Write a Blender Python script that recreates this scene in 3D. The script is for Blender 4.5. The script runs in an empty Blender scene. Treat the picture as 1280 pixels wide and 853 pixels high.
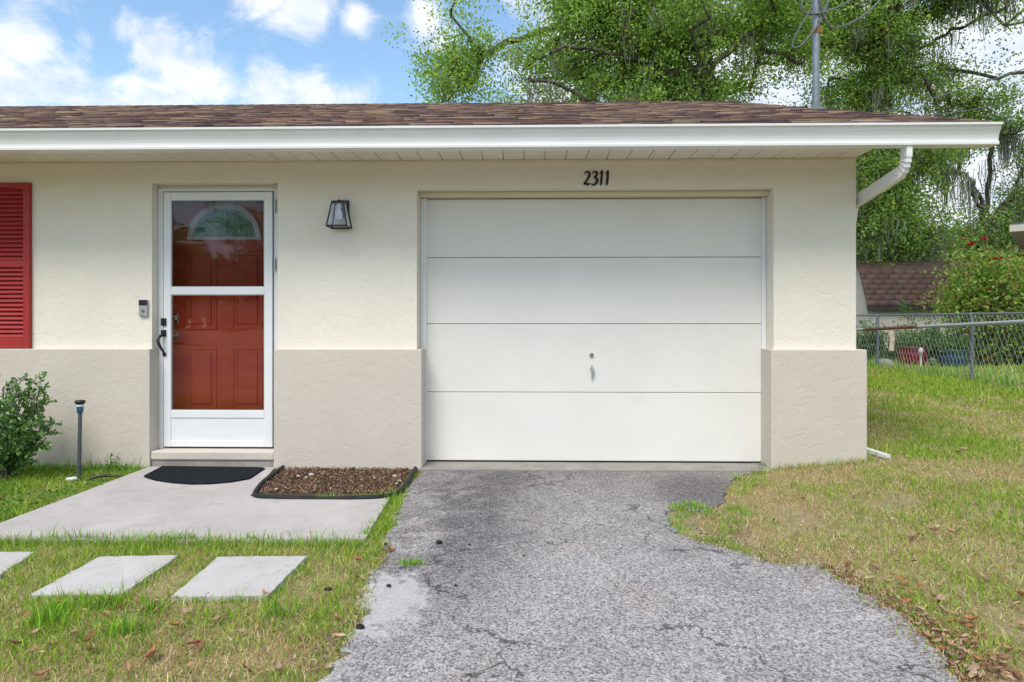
import bpy, math, random
import numpy as np
from mathutils import Vector, Matrix
random.seed(7); rng = np.random.default_rng(7)
R = math.radians
scn = bpy.context.scene
COL = scn.collection

# ------------------------------------------------------------------ camera model
FP = 853.3; YAW = math.atan(20/853.3); D = 5.43; EYE = 1.17
CS, SN = math.cos(YAW), math.sin(YAW)
def ray(px, py):
    u = (px-640)/FP
    return (-SN+u*CS, CS+u*SN, (400-py)/FP)
def at(px, py, Y):                      # world point on the plane y = Y
    d = ray(px, py); t = (Y+D)/d[1]
    return Vector((d[0]*t, Y, EYE+d[2]*t))
def X(px, Y): return at(px, 0, Y).x
def Z(py, Y, px=640): return at(px, py, Y).z
def gp(px, py, z=0.0):                  # world point on the plane z
    d = ray(px, py); t = (z-EYE)/d[2]
    return (d[0]*t, -D+d[1]*t)
def dp(px, py, t):                      # world point at depth t
    d = ray(px, py); return Vector((d[0]*t, -D+d[1]*t, EYE+d[2]*t))

# ------------------------------------------------------------------ helpers
def tag(o, label=None, cat=None, group=None, kind=None):
    if label: o['label'] = label
    if cat: o['category'] = cat
    if group: o['group'] = group
    if kind: o['kind'] = kind
    return o
def empty(name, loc, label, cat, group=None):
    o = bpy.data.objects.new(name, None); COL.objects.link(o); o.location = loc
    o.empty_display_size = .1
    return tag(o, label, cat, group)
def link(name, me, mat, parent=None):
    o = bpy.data.objects.new(name, me); COL.objects.link(o)
    if mat: me.materials.append(mat)
    if parent:
        o.parent = parent
        q = parent; off = Vector((0,0,0))
        while q: off += q.location; q = q.parent
        o.location = -off
    return o
class MB:
    def __init__(s): s.v = []; s.f = []; s.sm = []
    def add(s, vs, fs, sm=False):
        n = len(s.v); s.v += [tuple(p) for p in vs]; s.f += [tuple(i+n for i in f) for f in fs]; s.sm += [sm]*len(fs); return s
    def box(s, x0, x1, y0, y1, z0, z1, b=0.0):
        if x0 > x1: x0, x1 = x1, x0
        if y0 > y1: y0, y1 = y1, y0
        if z0 > z1: z0, z1 = z1, z0
        if b <= 0:
            return s.add([(x0,y0,z0),(x1,y0,z0),(x1,y1,z0),(x0,y1,z0),(x0,y0,z1),(x1,y0,z1),(x1,y1,z1),(x0,y1,z1)],
                [(0,3,2,1),(4,5,6,7),(0,1,5,4),(1,2,6,5),(2,3,7,6),(3,0,4,7)])
        import bmesh
        bm = bmesh.new(); bmesh.ops.create_cube(bm, size=1)
        for v in bm.verts: v.co = Vector(((x0+x1)/2+v.co.x*(x1-x0), (y0+y1)/2+v.co.y*(y1-y0), (z0+z1)/2+v.co.z*(z1-z0)))
        bmesh.ops.bevel(bm, geom=bm.edges[:], offset=b, segments=2, profile=.5, affect='EDGES')
        bm.verts.index_update()
        s.add([v.co[:] for v in bm.verts], [[v.index for v in f.verts] for f in bm.faces]); bm.free(); return s
    def tube(s, pts, rad, n=8, cap=True):
        pts = [Vector(p) for p in pts]; m = len(pts)
        rad = [float(rad)]*m if not hasattr(rad, '__len__') else [float(q) for q in rad]
        up = None; vs = []
        for i in range(m):
            d = (pts[min(i+1,m-1)]-pts[max(i-1,0)]).normalized()
            if up is None:
                up = Vector((0,0,1)) if abs(d.z) < .9 else Vector((1,0,0))
            a = d.cross(up).normalized(); b = a.cross(d).normalized(); up = b
            for k in range(n):
                t = 2*math.pi*k/n
                vs.append(pts[i]+rad[i]*(a*math.cos(t)+b*math.sin(t)))
        fs = []
        for i in range(m-1):
            for k in range(n):
                fs.append((i*n+k, i*n+(k+1)%n, (i+1)*n+(k+1)%n, (i+1)*n+k))
        s.add(vs, fs, True)
        if cap: s.add(vs[:n], [tuple(range(n-1,-1,-1))]); s.add(vs[-n:], [tuple(range(n))])
        return s
    def sweep(s, prof, pts_fn, closed=True):   # prof list of (a,b); pts_fn(list) -> rows
        rows = pts_fn; n = len(rows[0]); vs = [p for r in rows for p in r]; fs = []
        for i in range(len(rows)-1):
            for k in range(n if closed else n-1):
                fs.append((i*n+k, i*n+(k+1)%n, (i+1)*n+(k+1)%n, (i+1)*n+k))
        s.add(vs, fs); return s
    def lathe(s, c, prof, n=24):
        vs = []; fs = []
        for (r, z) in prof:
            for k in range(n):
                t = 2*math.pi*k/n; vs.append((c[0]+r*math.cos(t), c[1]+r*math.sin(t), c[2]+z))
        for i in range(len(prof)-1):
            for k in range(n): fs.append((i*n+k, i*n+(k+1)%n, (i+1)*n+(k+1)%n, (i+1)*n+k))
        s.add(vs, fs, True)
        s.add(vs[:n], [tuple(range(n-1,-1,-1))]); s.add(vs[-n:], [tuple(range(n))]); return s
    def prism(s, poly, z0, z1):             # poly list of (x,y) CCW
        n = len(poly)
        s.add([(x,y,z0) for x,y in poly]+[(x,y,z1) for x,y in poly],
              [tuple(range(n-1,-1,-1)), tuple(range(n,2*n))]+[(i,(i+1)%n,n+(i+1)%n,n+i) for i in range(n)]); return s
    def prism_y(s, poly, y0, y1):           # poly list of (x,z)
        n = len(poly)
        s.add([(x,y0,z) for x,z in poly]+[(x,y1,z) for x,z in poly],
              [tuple(range(n)), tuple(range(2*n-1,n-1,-1))]+[(i,n+i,n+(i+1)%n,(i+1)%n) for i in range(n)]); return s
    def build(s, name, mat, parent=None):
        me = bpy.data.meshes.new(name); me.from_pydata(s.v, [], s.f)
        me.polygons.foreach_set('use_smooth', s.sm); me.update()
        return link(name, me, mat, parent)
def bigmesh(name, verts, faces, mat, parent=None, colors=None, smooth=False):
    verts = np.asarray(verts, np.float32); faces = np.asarray(faces, np.int32)
    me = bpy.data.meshes.new(name); k = faces.shape[1]
    me.vertices.add(len(verts)); me.vertices.foreach_set('co', verts.ravel())
    me.loops.add(faces.size); me.loops.foreach_set('vertex_index', faces.ravel())
    me.polygons.add(len(faces)); me.polygons.foreach_set('loop_start', np.arange(0, faces.size, k, dtype=np.int32))
    if smooth: me.polygons.foreach_set('use_smooth', np.ones(len(faces), bool))
    if colors is not None:
        a = me.attributes.new('Col', 'FLOAT_COLOR', 'POINT')
        c = np.ones((len(verts), 4), np.float32); c[:, :3] = colors; a.data.foreach_set('color', c.ravel())
    me.update(calc_edges=True); me.validate()
    return link(name, me, mat, parent)

# ------------------------------------------------------------------ material helper
class NT:
    def __init__(s, name):
        s.m = bpy.data.materials.new(name); s.m.use_nodes = True; s.t = s.m.node_tree; s.n = s.t.nodes
        s.b = s.n['Principled BSDF']; s.out = s.n['Material Output']
    def nd(s, typ, **kw):
        x = s.n.new(typ)
        for k, v in kw.items():
            if k.startswith('i_'): x.inputs[k[2:].replace('_', ' ')].default_value = v
            else: setattr(x, k, v)
        return x
    def l(s, a, b): s.t.links.new(a, b)
    def coord(s, which='Object'): return s.nd('ShaderNodeTexCoord').outputs[which]
    def noise(s, scale, detail=4, rough=.5, dist=0, vec=None):
        x = s.nd('ShaderNodeTexNoise'); x.inputs['Scale'].default_value = scale; x.inputs['Detail'].default_value = detail
        x.inputs['Roughness'].default_value = rough; x.inputs['Distortion'].default_value = dist
        s.l(vec if vec is not None else s.coord(), x.inputs['Vector']); return x.outputs['Fac']
    def vor(s, scale, feature='F1', vec=None, out='Distance', rnd=1):
        x = s.nd('ShaderNodeTexVoronoi', feature=feature); x.inputs['Scale'].default_value = scale; x.inputs['Randomness'].default_value = rnd
        s.l(vec if vec is not None else s.coord(), x.inputs['Vector']); return x.outputs[out]
    def ramp(s, fac, stops):
        x = s.nd('ShaderNodeValToRGB'); e = x.color_ramp.elements
        while len(e) < len(stops): e.new(.5)
        for i, (p, c) in enumerate(stops):
            e[i].position = p; e[i].color = (c, c, c, 1) if not hasattr(c, '__len__') else (*c, 1)
        s.l(fac, x.inputs[0]); return x.outputs[0]
    def mr(s, fac, a, b, c=0, d=1):
        x = s.nd('ShaderNodeMapRange'); s.l(fac, x.inputs[0])
        for i, v in zip((1,2,3,4), (a,b,c,d)): x.inputs[i].default_value = v
        return x.outputs[0]
    def mix(s, fac, a, b, bt='MIX'):
        x = s.nd('ShaderNodeMix', data_type='RGBA', blend_type=bt)
        for sock, v in ((x.inputs[0], fac), (x.inputs[6], a), (x.inputs[7], b)):
            if isinstance(v, bpy.types.NodeSocket): s.l(v, sock)
            elif hasattr(v, '__len__'): sock.default_value = (*v, 1)
            else: sock.default_value = v
        return x.outputs[2]
    def math(s, op, a, b=0.0):
        x = s.nd('ShaderNodeMath', operation=op)
        for i, v in ((0, a), (1, b)):
            if isinstance(v, bpy.types.NodeSocket): s.l(v, x.inputs[i])
            else: x.inputs[i].default_value = v
        return x.outputs[0]
    def bump(s, h, strength=.3, dist=.01, prev=None):
        x = s.nd('ShaderNodeBump'); x.inputs['Strength'].default_value = strength; x.inputs['Distance'].default_value = dist
        s.l(h, x.inputs['Height'])
        if prev is not None: s.l(prev, x.inputs['Normal'])
        return x.outputs[0]
    def fin(s, col=None, rough=None, normal=None, metal=0, spec=None):
        b = s.b
        if col is not None:
            if isinstance(col, bpy.types.NodeSocket): s.l(col, b.inputs['Base Color'])
            else: b.inputs['Base Color'].default_value = (*col, 1)
        if rough is not None:
            if isinstance(rough, bpy.types.NodeSocket): s.l(rough, b.inputs['Roughness'])
            else: b.inputs['Roughness'].default_value = rough
        if normal is not None: s.l(normal, b.inputs['Normal'])
        b.inputs['Metallic'].default_value = metal
        if spec is not None: b.inputs['Specular IOR Level'].default_value = spec
        return s.m
def simple(name, col, rough=.5, var=.12, scale=6, bump=0.0, bscale=60, metal=0, spec=None):
    t = NT(name); n = t.noise(scale, 5, .6)
    c = t.mix(t.mr(n, .3, .7), tuple(x*(1-var) for x in col), tuple(min(1, x*(1+var)) for x in col))
    nm = t.bump(t.noise(bscale, 3), bump, .005) if bump else None
    return t.fin(c, rough, nm, metal, spec)

def stucco(name, col, dark, bstr=.5):
    t = NT(name); co = t.coord()
    w = t.noise(2.2, 3, .5, 0, co)
    big = t.noise(7, 3, .55, 2.2, co)
    flake = t.ramp(big, [(.40, 0), (.455, .8), (.60, 1)])
    ridges = t.ramp(t.noise(11, 2, .5, 3.0, co), [(.46, 0), (.5, 1), (.54, 0)])
    fine = t.noise(130, 3, .6, 0, co)
    h = t.math('ADD', t.math('MULTIPLY', flake, .8), t.math('ADD', t.math('MULTIPLY', ridges, .5), t.math('MULTIPLY', fine, .25)))
    c = t.mix(t.mr(w, .3, .7), tuple(x*.95 for x in col), col)
    c = t.mix(t.math('MULTIPLY', t.mr(t.noise(18, 6, .7, 1, co), .6, .8), .35), c, dark)
    # stray hairline pits
    c = t.mix(t.math('MULTIPLY', t.mr(t.noise(45, 4, .7, 2, co), .68, .78), .5), c, dark)
    return t.fin(c, .88, t.bump(h, bstr, .006), spec=.2)
M = {}
M['stucco'] = stucco('cream_stucco', (.835, .785, .695), (.62, .55, .45), .34)
M['wains'] = stucco('greige_stucco', (.625, .565, .50), (.45, .395, .34), .28)
M['header'] = simple('cream_trim', (.72, .64, .48), .6, .06, 5, .15, 60)
def gdoor():
    t = NT('garage_door_paint'); co = t.coord()
    mp = t.nd('ShaderNodeMapping'); mp.inputs['Scale'].default_value = (1, 1, 14); t.l(co, mp.inputs[0])
    n = t.noise(3.5, 6, .6, .3, mp.outputs[0]); w = t.noise(1.6, 4, .5, .5, co)
    c = t.mix(t.mr(w, .3, .7), (.775, .757, .722), (.82, .803, .768))
    c = t.mix(t.math('MULTIPLY', t.mr(t.noise(9, 7, .75, 0, co), .62, .8), .3), c, (.55, .52, .46))
    return t.fin(c, .5, t.bump(n, .12, .004, t.bump(t.noise(2.6, 2, .5, .3, co), .25, .02)), spec=.35)
M['gdoor'] = gdoor()
M['white'] = simple('white_aluminium', (.80, .81, .82), .38, .03, 4, .04, 30)
M['vinyl'] = simple('white_storm_door', (.78, .80, .83), .42, .03, 4, .03, 60)
M['soffit'] = simple('soffit_vinyl', (.80, .745, .68), .6, .06, 8)
M['dark'] = simple('dark_gap', (.03, .03, .03), .9)
M['black'] = simple('black_metal', (.012, .012, .014), .38, .3, 30, .1, 200)
M['digit'] = simple('black_digit_paint', (.012, .012, .012), .5)
M['chrome'] = simple('chrome', (.62, .62, .62), .18, .1, 20, metal=1)
M['galv'] = simple('galvanised_steel', (.23, .255, .29), .5, .18, 25, .1, 80, metal=.5)
M['wire'] = simple('galvanised_wire', (.48, .50, .52), .55, .15, 8, metal=.3)
M['red'] = simple('red_shutter_paint', (.36, .022, .022), .55, .10, 10, .1, 120)
M['cable'] = simple('grey_cable', (.11, .12, .13), .6)
def conc(name, col, stain, sc=1.0, crack=False):
    t = NT(name); co = t.coord()
    n = t.noise(2.2*sc, 6, .65, .4, co); f = t.noise(60, 5, .7, 0, co); g = t.noise(220, 3, .7, 0, co)
    c = t.mix(t.mr(n, .32, .68), stain, col)
    c = t.mix(t.math('MULTIPLY', t.mr(f, .5, .75), .25), c, tuple(x*.55 for x in col))
    c = t.mix(t.math('MULTIPLY', t.mr(g, .45, .7), .25), c, tuple(min(.9, x*1.3) for x in col))
    c = t.mix(t.math('MULTIPLY', t.mr(t.noise(26, 4, .6, 0, co), .70, .74), .5), c, (.13, .11, .10))
    c = t.mix(t.math('MULTIPLY', t.mr(t.noise(5.5*sc, 7, .7, 1.2, co), .52, .72), .35), c, tuple(x*.6 for x in stain))
    c = t.mix(t.math('MULTIPLY', t.mr(t.noise(1.1*sc, 3, .6, .5, co), .55, .7), .3), c, tuple(x*.7 for x in col))
    return t.fin(c, .9, t.bump(t.math('ADD', f, g), .35, .004), spec=.2)
M['slab'] = conc('concrete_slab', (.52, .485, .475), (.42, .39, .38))
M['stone'] = conc('white_paver', (.56, .535, .525), (.45, .43, .42), 2)
M['apron'] = conc('garage_apron', (.36, .34, .31), (.24, .225, .205), 2)

def asphalt():
    t = NT('asphalt'); co = t.coord()
    sep = t.nd('ShaderNodeSeparateXYZ'); t.l(co, sep.inputs[0]); x, y = sep.outputs[0], sep.outputs[1]
    big = t.noise(.9, 5, .6, .6, co); mid = t.noise(4.5, 6, .7, .5, co)
    base = t.mix(t.mr(big, .3, .7), (.275, .258, .257), (.385, .365, .36))
    base = t.mix(t.math('MULTIPLY', t.mr(mid, .4, .75), .6), base, (.20, .187, .187))
    # darker band against the garage and an oil trail
    wob = t.math('MULTIPLY', t.math('SUBTRACT', mid, .5), 1.6)
    yb = t.math('ADD', y, wob)
    near = t.mr(yb, -1.6, -.1); 
    base = t.mix(t.math('MULTIPLY', near, .7), base, (.17, .157, .16))
    # oil trail: distance to line from (-.35,-.3) to (-.75,-2.2)
    lx = t.math('ADD', x, t.math('ADD', .22, t.math('MULTIPLY', y, -.065)))
    d = t.math('ABSOLUTE', t.math('ADD', lx, wob))
    oil = t.math('MULTIPLY', t.mr(d, .42, .05), t.mr(y, -3.0, -1.9))
    base = t.mix(t.math('MULTIPLY', oil, .75), base, (.085, .078, .085))
    # brownish leaf stains
    base = t.mix(t.math('MULTIPLY', t.mr(t.noise(1.7, 4, .6, 1, co), .56, .72), .35), base, (.28, .215, .19))
    # pale cement spill at the left edge
    cx = t.math('ADD', x, .60); cy = t.math('ADD', y, 2.56)
    rr = t.math('ADD', t.math('MULTIPLY', cx, cx), t.math('MULTIPLY', t.math('MULTIPLY', cy, cy), .28))
    cem = t.mr(t.math('ADD', rr, t.math('ADD', t.math('MULTIPLY', wob, .06), t.math('MULTIPLY', t.math('SUBTRACT', t.noise(14, 6, .75, .8, co), .5), .14))), .038, .014)
    ex = t.math('ADD', x, t.math('ADD', .66, t.math('MULTIPLY', t.math('SUBTRACT', t.noise(9, 5, .7, 0, co), .5), .22)))
    cem = t.math('MAXIMUM', cem, t.math('MULTIPLY', t.math('MULTIPLY', t.mr(ex, .05, -.02), t.mr(y, -2.3, -2.5)), .8))
    px_ = t.math('ADD', x, -1.22); py_ = t.math('ADD', y, .75)
    rd = t.math('ADD', t.math('MULTIPLY', px_, px_), t.math('MULTIPLY', t.math('MULTIPLY', py_, py_), .35))
    base = t.mix(t.math('MULTIPLY', t.mr(t.math('ADD', rd, t.math('MULTIPLY', wob, .12)), .16, .05), .7), base, (.10, .09, .095))
    # aggregate
    v1 = t.nd('ShaderNodeTexVoronoi'); v1.inputs['Scale'].default_value = 105; t.l(co, v1.inputs['Vector'])
    sp = t.nd('ShaderNodeSeparateColor'); t.l(v1.outputs['Color'], sp.inputs[0])
    light = t.math('MULTIPLY', t.mr(sp.outputs[0], .60, .95), t.mr(v1.outputs['Distance'], .55, .3))
    v2 = t.nd('ShaderNodeTexVoronoi'); v2.inputs['Scale'].default_value = 70; t.l(co, v2.inputs['Vector'])
    sp2 = t.nd('ShaderNodeSeparateColor'); t.l(v2.outputs['Color'], sp2.inputs[0])
    darkp = t.math('MULTIPLY', t.mr(sp2.outputs[1], .72, .9), t.mr(v2.outputs['Distance'], .5, .3))
    v3 = t.nd('ShaderNodeTexVoronoi'); v3.inputs['Scale'].default_value = 115; t.l(co, v3.inputs['Vector'])
    sp3 = t.nd('ShaderNodeSeparateColor'); t.l(v3.outputs['Color'], sp3.inputs[0])
    gn = t.mr(sp3.outputs[2], 0, 1, .45, 1.55)
    base = t.mix(1.0, base, gn, 'MULTIPLY')
    base = t.mix(1.0, base, t.mr(t.noise(38, 5, .75, 0, co), .3, .7, .72, 1.28), 'MULTIPLY')
    base = t.mix(t.math('MULTIPLY', light, .7), base, (.60, .58, .59))
    base = t.mix(t.math('MULTIPLY', darkp, .75), base, (.075, .07, .075))
    base = t.mix(t.math('MULTIPLY', cem, .58), base, t.mix(mid, (.50, .49, .49), (.68, .66, .66)))
    # cracks
    wv = t.nd('ShaderNodeVectorMath', operation='ADD'); t.l(co, wv.inputs[0])
    nz = t.nd('ShaderNodeTexNoise'); nz.inputs['Scale'].default_value = 3.0; nz.inputs['Detail'].default_value = 9; nz.inputs['Roughness'].default_value = .62; t.l(co, nz.inputs['Vector'])
    sc = t.nd('ShaderNodeVectorMath', operation='SCALE'); sc.inputs['Scale'].default_value = .55; t.l(nz.outputs['Color'], sc.inputs[0]); t.l(sc.outputs[0], wv.inputs[1])
    cr = t.nd('ShaderNodeTexVoronoi', feature='DISTANCE_TO_EDGE'); cr.inputs['Scale'].default_value = .8; t.l(wv.outputs[0], cr.inputs['Vector'])
    crack = t.math('MULTIPLY', t.mr(cr.outputs['Distance'], .006, .0015), t.mr(t.noise(1.7, 3, .5, 0, co), .44, .52))
    base = t.mix(t.math('MULTIPLY', crack, .6), base, (.03, .028, .03))
    h = t.math('ADD', t.math('MULTIPLY', light, .7), t.math('SUBTRACT', t.noise(90, 4, .7, 0, co), t.math('MULTIPLY', crack, 3)))
    return t.fin(base, .92, t.bump(h, .7, .006), spec=.25)
M['asphalt'] = asphalt()
def soil():
    t = NT('lawn_soil'); co = t.coord()
    a = t.noise(1.1, 5, .6, .5, co); b = t.noise(14, 6, .7, 0, co); c0 = t.noise(70, 4, .7, 0, co)
    c = t.mix(t.mr(a, .35, .65), (.40, .31, .19), (.30, .27, .12))
    c = t.mix(t.mr(b, .4, .7), c, (.48, .38, .22))
    c = t.mix(t.math('MULTIPLY', t.mr(c0, .45, .7), .6), c, (.13, .10, .055))
    return t.fin(c, .95, t.bump(t.math('ADD', b, c0), .8, .02), spec=.1)
M['soil'] = soil()
def attr_mat(name, rough=.6, trans=0.0, tint=(1,1,1), spec=.3, sat_var=.0):
    t = NT(name); a = t.nd('ShaderNodeAttribute', attribute_name='Col')
    m = t.fin(a.outputs['Color'], rough, spec=spec)
    if trans:
        tr = t.nd('ShaderNodeBsdfTranslucent'); mx = t.nd('ShaderNodeMixShader'); mx.inputs[0].default_value = trans
        br = t.mix(1.0, a.outputs['Color'], tint, 'MULTIPLY'); t.l(br, tr.inputs['Color'])
        t.l(t.b.outputs[0], mx.inputs[1]); t.l(tr.outputs[0], mx.inputs[2]); t.l(mx.outputs[0], t.out.inputs['Surface'])
    return m
M['leaf'] = attr_mat('leaf', .5, .45, (1.5, 1.6, .8), .3)
M['grass'] = attr_mat('grass_blade', .6, .3, (1.3, 1.4, .8), .2)
M['gloss_leaf'] = attr_mat('glossy_leaf', .32, .15, (1.3, 1.5, .7), .5)
M['dry'] = attr_mat('dry_leaf', .7, .15, (1.2, 1, .8), .2)
M['chips'] = attr_mat('mulch_chip', .85, 0)
M['moss'] = attr_mat('moss_strand', .9, .25, (1, 1, 1), .1)
M['shingle'] = attr_mat('roof_shingle_base', .9, 0, spec=.15)
def shingle_grain(m):
    nt = m.node_tree; b = nt.nodes['Principled BSDF']; at_ = [n for n in nt.nodes if n.type == 'ATTRIBUTE'][0]
    tc = nt.nodes.new('ShaderNodeTexCoord'); no = nt.nodes.new('ShaderNodeTexNoise'); no.inputs['Scale'].default_value = 260; no.inputs['Detail'].default_value = 3
    nt.links.new(tc.outputs['Object'], no.inputs['Vector'])
    mr = nt.nodes.new('ShaderNodeMapRange'); mr.inputs[1].default_value = .3; mr.inputs[2].default_value = .7; mr.inputs[3].default_value = .6; mr.inputs[4].default_value = 1.45
    nt.links.new(no.outputs['Fac'], mr.inputs[0])
    mx = nt.nodes.new('ShaderNodeMix'); mx.data_type = 'RGBA'; mx.blend_type = 'MULTIPLY'; mx.inputs[0].default_value = 1
    nt.links.new(at_.outputs['Color'], mx.inputs[6]); nt.links.new(mr.outputs[0], mx.inputs[7]); nt.links.new(mx.outputs[2], b.inputs['Base Color'])
    bp = nt.nodes.new('ShaderNodeBump'); bp.inputs['Strength'].default_value = .5; bp.inputs['Distance'].default_value = .003
    nt.links.new(no.outputs['Fac'], bp.inputs['Height']); nt.links.new(bp.outputs[0], b.inputs['Normal'])
shingle_grain(M['shingle'])
def bark():
    t = NT('oak_bark'); co = t.coord()
    mp = t.nd('ShaderNodeMapping'); mp.inputs['Scale'].default_value = (1, 1, .25); t.l(co, mp.inputs[0])
    n = t.noise(9, 6, .7, .5, mp.outputs[0])
    c = t.mix(t.mr(n, .35, .65), (.035, .028, .022), (.13, .115, .095))
    c = t.mix(t.math('MULTIPLY', t.mr(t.noise(2.2, 4, .6, 0, co), .5, .65), .6), c, (.16, .17, .14))
    return t.fin(c, .95, t.bump(n, .9, .04), spec=.1)
M['bark'] = bark()
def glass(name, tint=(.9,.95,.93), wav=.0, rough=0.02, refl=1.5, op=.0):
    t = NT(name); gl = t.nd('ShaderNodeBsdfGlossy'); gl.inputs['Roughness'].default_value = rough; gl.inputs['Color'].default_value = (.95,.97,1,1)
    tr = t.nd('ShaderNodeBsdfTransparent'); tr.inputs['Color'].default_value = (*tint, 1)
    fr = t.nd('ShaderNodeFresnel'); fr.inputs['IOR'].default_value = refl
    if wav:
        co = t.coord(); mp = t.nd('ShaderNodeMapping'); mp.inputs['Scale'].default_value = (1.0, 1, 3.2); t.l(co, mp.inputs[0])
        bp = t.bump(t.noise(1.1, 1, .4, 1.0, mp.outputs[0]), wav, .05); t.l(bp, gl.inputs['Normal'])
    mx = t.nd('ShaderNodeMixShader'); t.l(t.math('MULTIPLY', fr.outputs[0], .85), mx.inputs[0]); t.l(tr.outputs[0], mx.inputs[1]); t.l(gl.outputs[0], mx.inputs[2])
    t.l(mx.outputs[0], t.out.inputs['Surface']); return t.m
M['glass'] = glass('storm_glass', (.985,.985,.985), .10, .02, 1.45)
M['shaded_screen_glass'] = glass('shaded_storm_glass', (.76,.75,.77), .05, .03, 1.40)  # tint darkened for the insect screen and for the eave's shade
M['lamp_glass'] = glass('lantern_glass', (.85,.88,.92), .0, .05, 1.7)
M['fan_glass'] = simple('green_fanlight_glass', (.08, .27, .12), .15, .45, 12, .2, 25, spec=.6)
M['door_red'] = simple('brick_red_door_paint', (.58, .058, .024), .42, .08, 8, .06, 90)
M['mat'] = simple('black_rubber_mat', (.014, .018, .022), .95, .5, 40, 1.0, 90, spec=.08)
M['edging'] = simple('black_plastic_edging', (.02, .024, .022), .6, .4, 10, .3, 60, spec=.2)
M['blue_lens'] = simple('blue_plastic_lens', (.02, .11, .20), .25, .2, 20, spec=.6)
M['stake'] = simple('dark_grey_stake', (.075, .085, .10), .4, .2, 20)
M['white_plastic'] = simple('white_plastic', (.75, .76, .76), .45, .06, 20)
M['grey_plastic'] = simple('silver_plastic', (.42, .43, .43), .35, .1, 30, metal=.3)
def pipe_rust():
    t = NT('rusty_galvanised_pipe'); co = t.coord(); sep = t.nd('ShaderNodeSeparateXYZ'); t.l(co, sep.inputs[0])
    n = t.noise(9, 5, .7, .5, co)
    yy = t.math('ADD', sep.outputs[1], t.math('MULTIPLY', n, .5))
    f = t.math('MULTIPLY', t.mr(yy, 6.15, 6.3), t.mr(yy, 8.15, 8.0))
    c = t.mix(f, t.mix(n, (.36,.40,.44), (.50,.54,.58)), t.mix(n, (.10,.035,.02), (.26,.12,.07)))
    return t.fin(c, .55, metal=.2)
M['rustpipe'] = pipe_rust()
M['pot_red'] = simple('burgundy_glaze', (.17, .014, .026), .25, .2, 8, spec=.6)
M['pot_blue'] = simple('dark_teal_glaze', (.02, .06, .09), .25, .2, 8, spec=.6)
M['shed_wall'] = simple('shed_wall_paint', (.52, .49, .42), .8, .1, 5)
M['n_wall'] = simple('neighbour_wall_paint', (.5, .48, .44), .8, .1, 3)
M['paving'] = conc('pink_paving', (.45, .34, .31), (.33, .25, .23), 2)
M['road'] = conc('street_asphalt', (.16, .155, .155), (.11, .11, .11), .5)

# ------------------------------------------------------------------ terrain
def ss(x, a, b):
    t = np.clip((x-a)/(b-a), 0, 1); return t*t*(3-2*t)
def ground(x, y):
    x = np.asarray(x, float); y = np.asarray(y, float)
    z = -.03 + .11*ss(x, 1.55, 2.9)*ss(y, -3.2, -.6)
    z = z + .17*ss(y, .5, 4.6)*ss(x, 2, 4)
    z = z + .004*np.sin(x*3.1+1)*np.cos(y*2.7)+.004*np.sin(x*7.3)*np.sin(y*6.1+2)
    z = z - .10*ss(-y, 4, 11)
    return z
def gz(x, y): return float(ground(x, y))
# one sheet: dense near, stretched to the horizon
gx = np.concatenate([np.linspace(-400, -14, 14), np.arange(-13, 15, .25), np.linspace(16, 400, 14)])
gy = np.concatenate([np.linspace(-400, -14, 14), np.arange(-13, 15, .25), np.linspace(16, 400, 14)])
GX, GY = np.meshgrid(gx, gy); GZ = ground(GX, GY)
# cut the ground down under house, driveway and slab
nx, ny = len(gx), len(gy); idx = np.arange(nx*ny).reshape(ny, nx)
GF = np.stack([idx[:-1,:-1], idx[:-1,1:], idx[1:,1:], idx[1:,:-1]], -1).reshape(-1, 4)
GZ = GZ - .10*((GX > -8) & (GX < 2.4) & (GY > .3) & (GY < 9))
go = bigmesh('ground', np.stack([GX, GY, GZ], -1).reshape(-1, 3), GF, M['soil'], smooth=True)
tag(go, kind='structure')

def dense(poly, step=.06, jit=.0):
    out = []
    for i in range(len(poly)):
        a = Vector(poly[i]); b = Vector(poly[(i+1) % len(poly)]); n = max(1, int((b-a).length/step))
        for k in range(n):
            p = a.lerp(b, k/n)
            if jit:
                p = p + Vector((random.uniform(-jit, jit), random.uniform(-jit, jit)))
            out.append((p.x, p.y))
    return out
def inside(poly, x, y):
    poly = np.asarray(poly); r = np.zeros(x.shape, bool); n = len(poly); j = n-1
    for i in range(n):
        xi, yi = poly[i]; xj, yj = poly[j]
        c = ((yi > y) != (yj > y)) & (x < (xj-xi)*(y-yi)/(yj-yi+1e-12)+xi); r ^= c; j = i
    return r
# driveway outline
DZ = -.012
dl = [(530,587),(512,604),(503,628),(496,650),(483,672),(480,690),(488,702),(462,716),(456,735),(461,752),(446,780),(436,806),(420,828),(398,853)]
dr = [(1200,853),(1186,832),(1160,806),(1132,775),(1092,748),(1048,722),(1008,706),(965,703),(930,690),(888,679),(850,668),(838,655),(832,640),(850,632),(880,640),(900,630),(908,612),(915,600),(945,590),(950,586)]
drive = [gp(x, y, DZ) for x, y in dl]
drive += [(-1.15, -5.2), (-1.3, -8), (-1.9, -11.2), (3.0, -11.2), (2.35, -8), (2.1, -5.2)]
drive += [gp(x, y, DZ) for x, y in dr]
# back edge just under the apron
drive = [(drive[0][0], -.085)] + drive[1:-1] + [(drive[-1][0], -.085)]
dd = dense(drive, .035, 0)
_r = random.Random(5); _d = []
for i, (x, y) in enumerate(dd):
    k = .020*math.sin(x*23+y*17+1.3*math.sin(y*31))+.014*math.sin(x*61-y*53)+_r.uniform(-.011, .011)
    _d.append((x+k, y+(k*.8 if -.3 > y > -4 else 0)))
dd = _d
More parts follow.
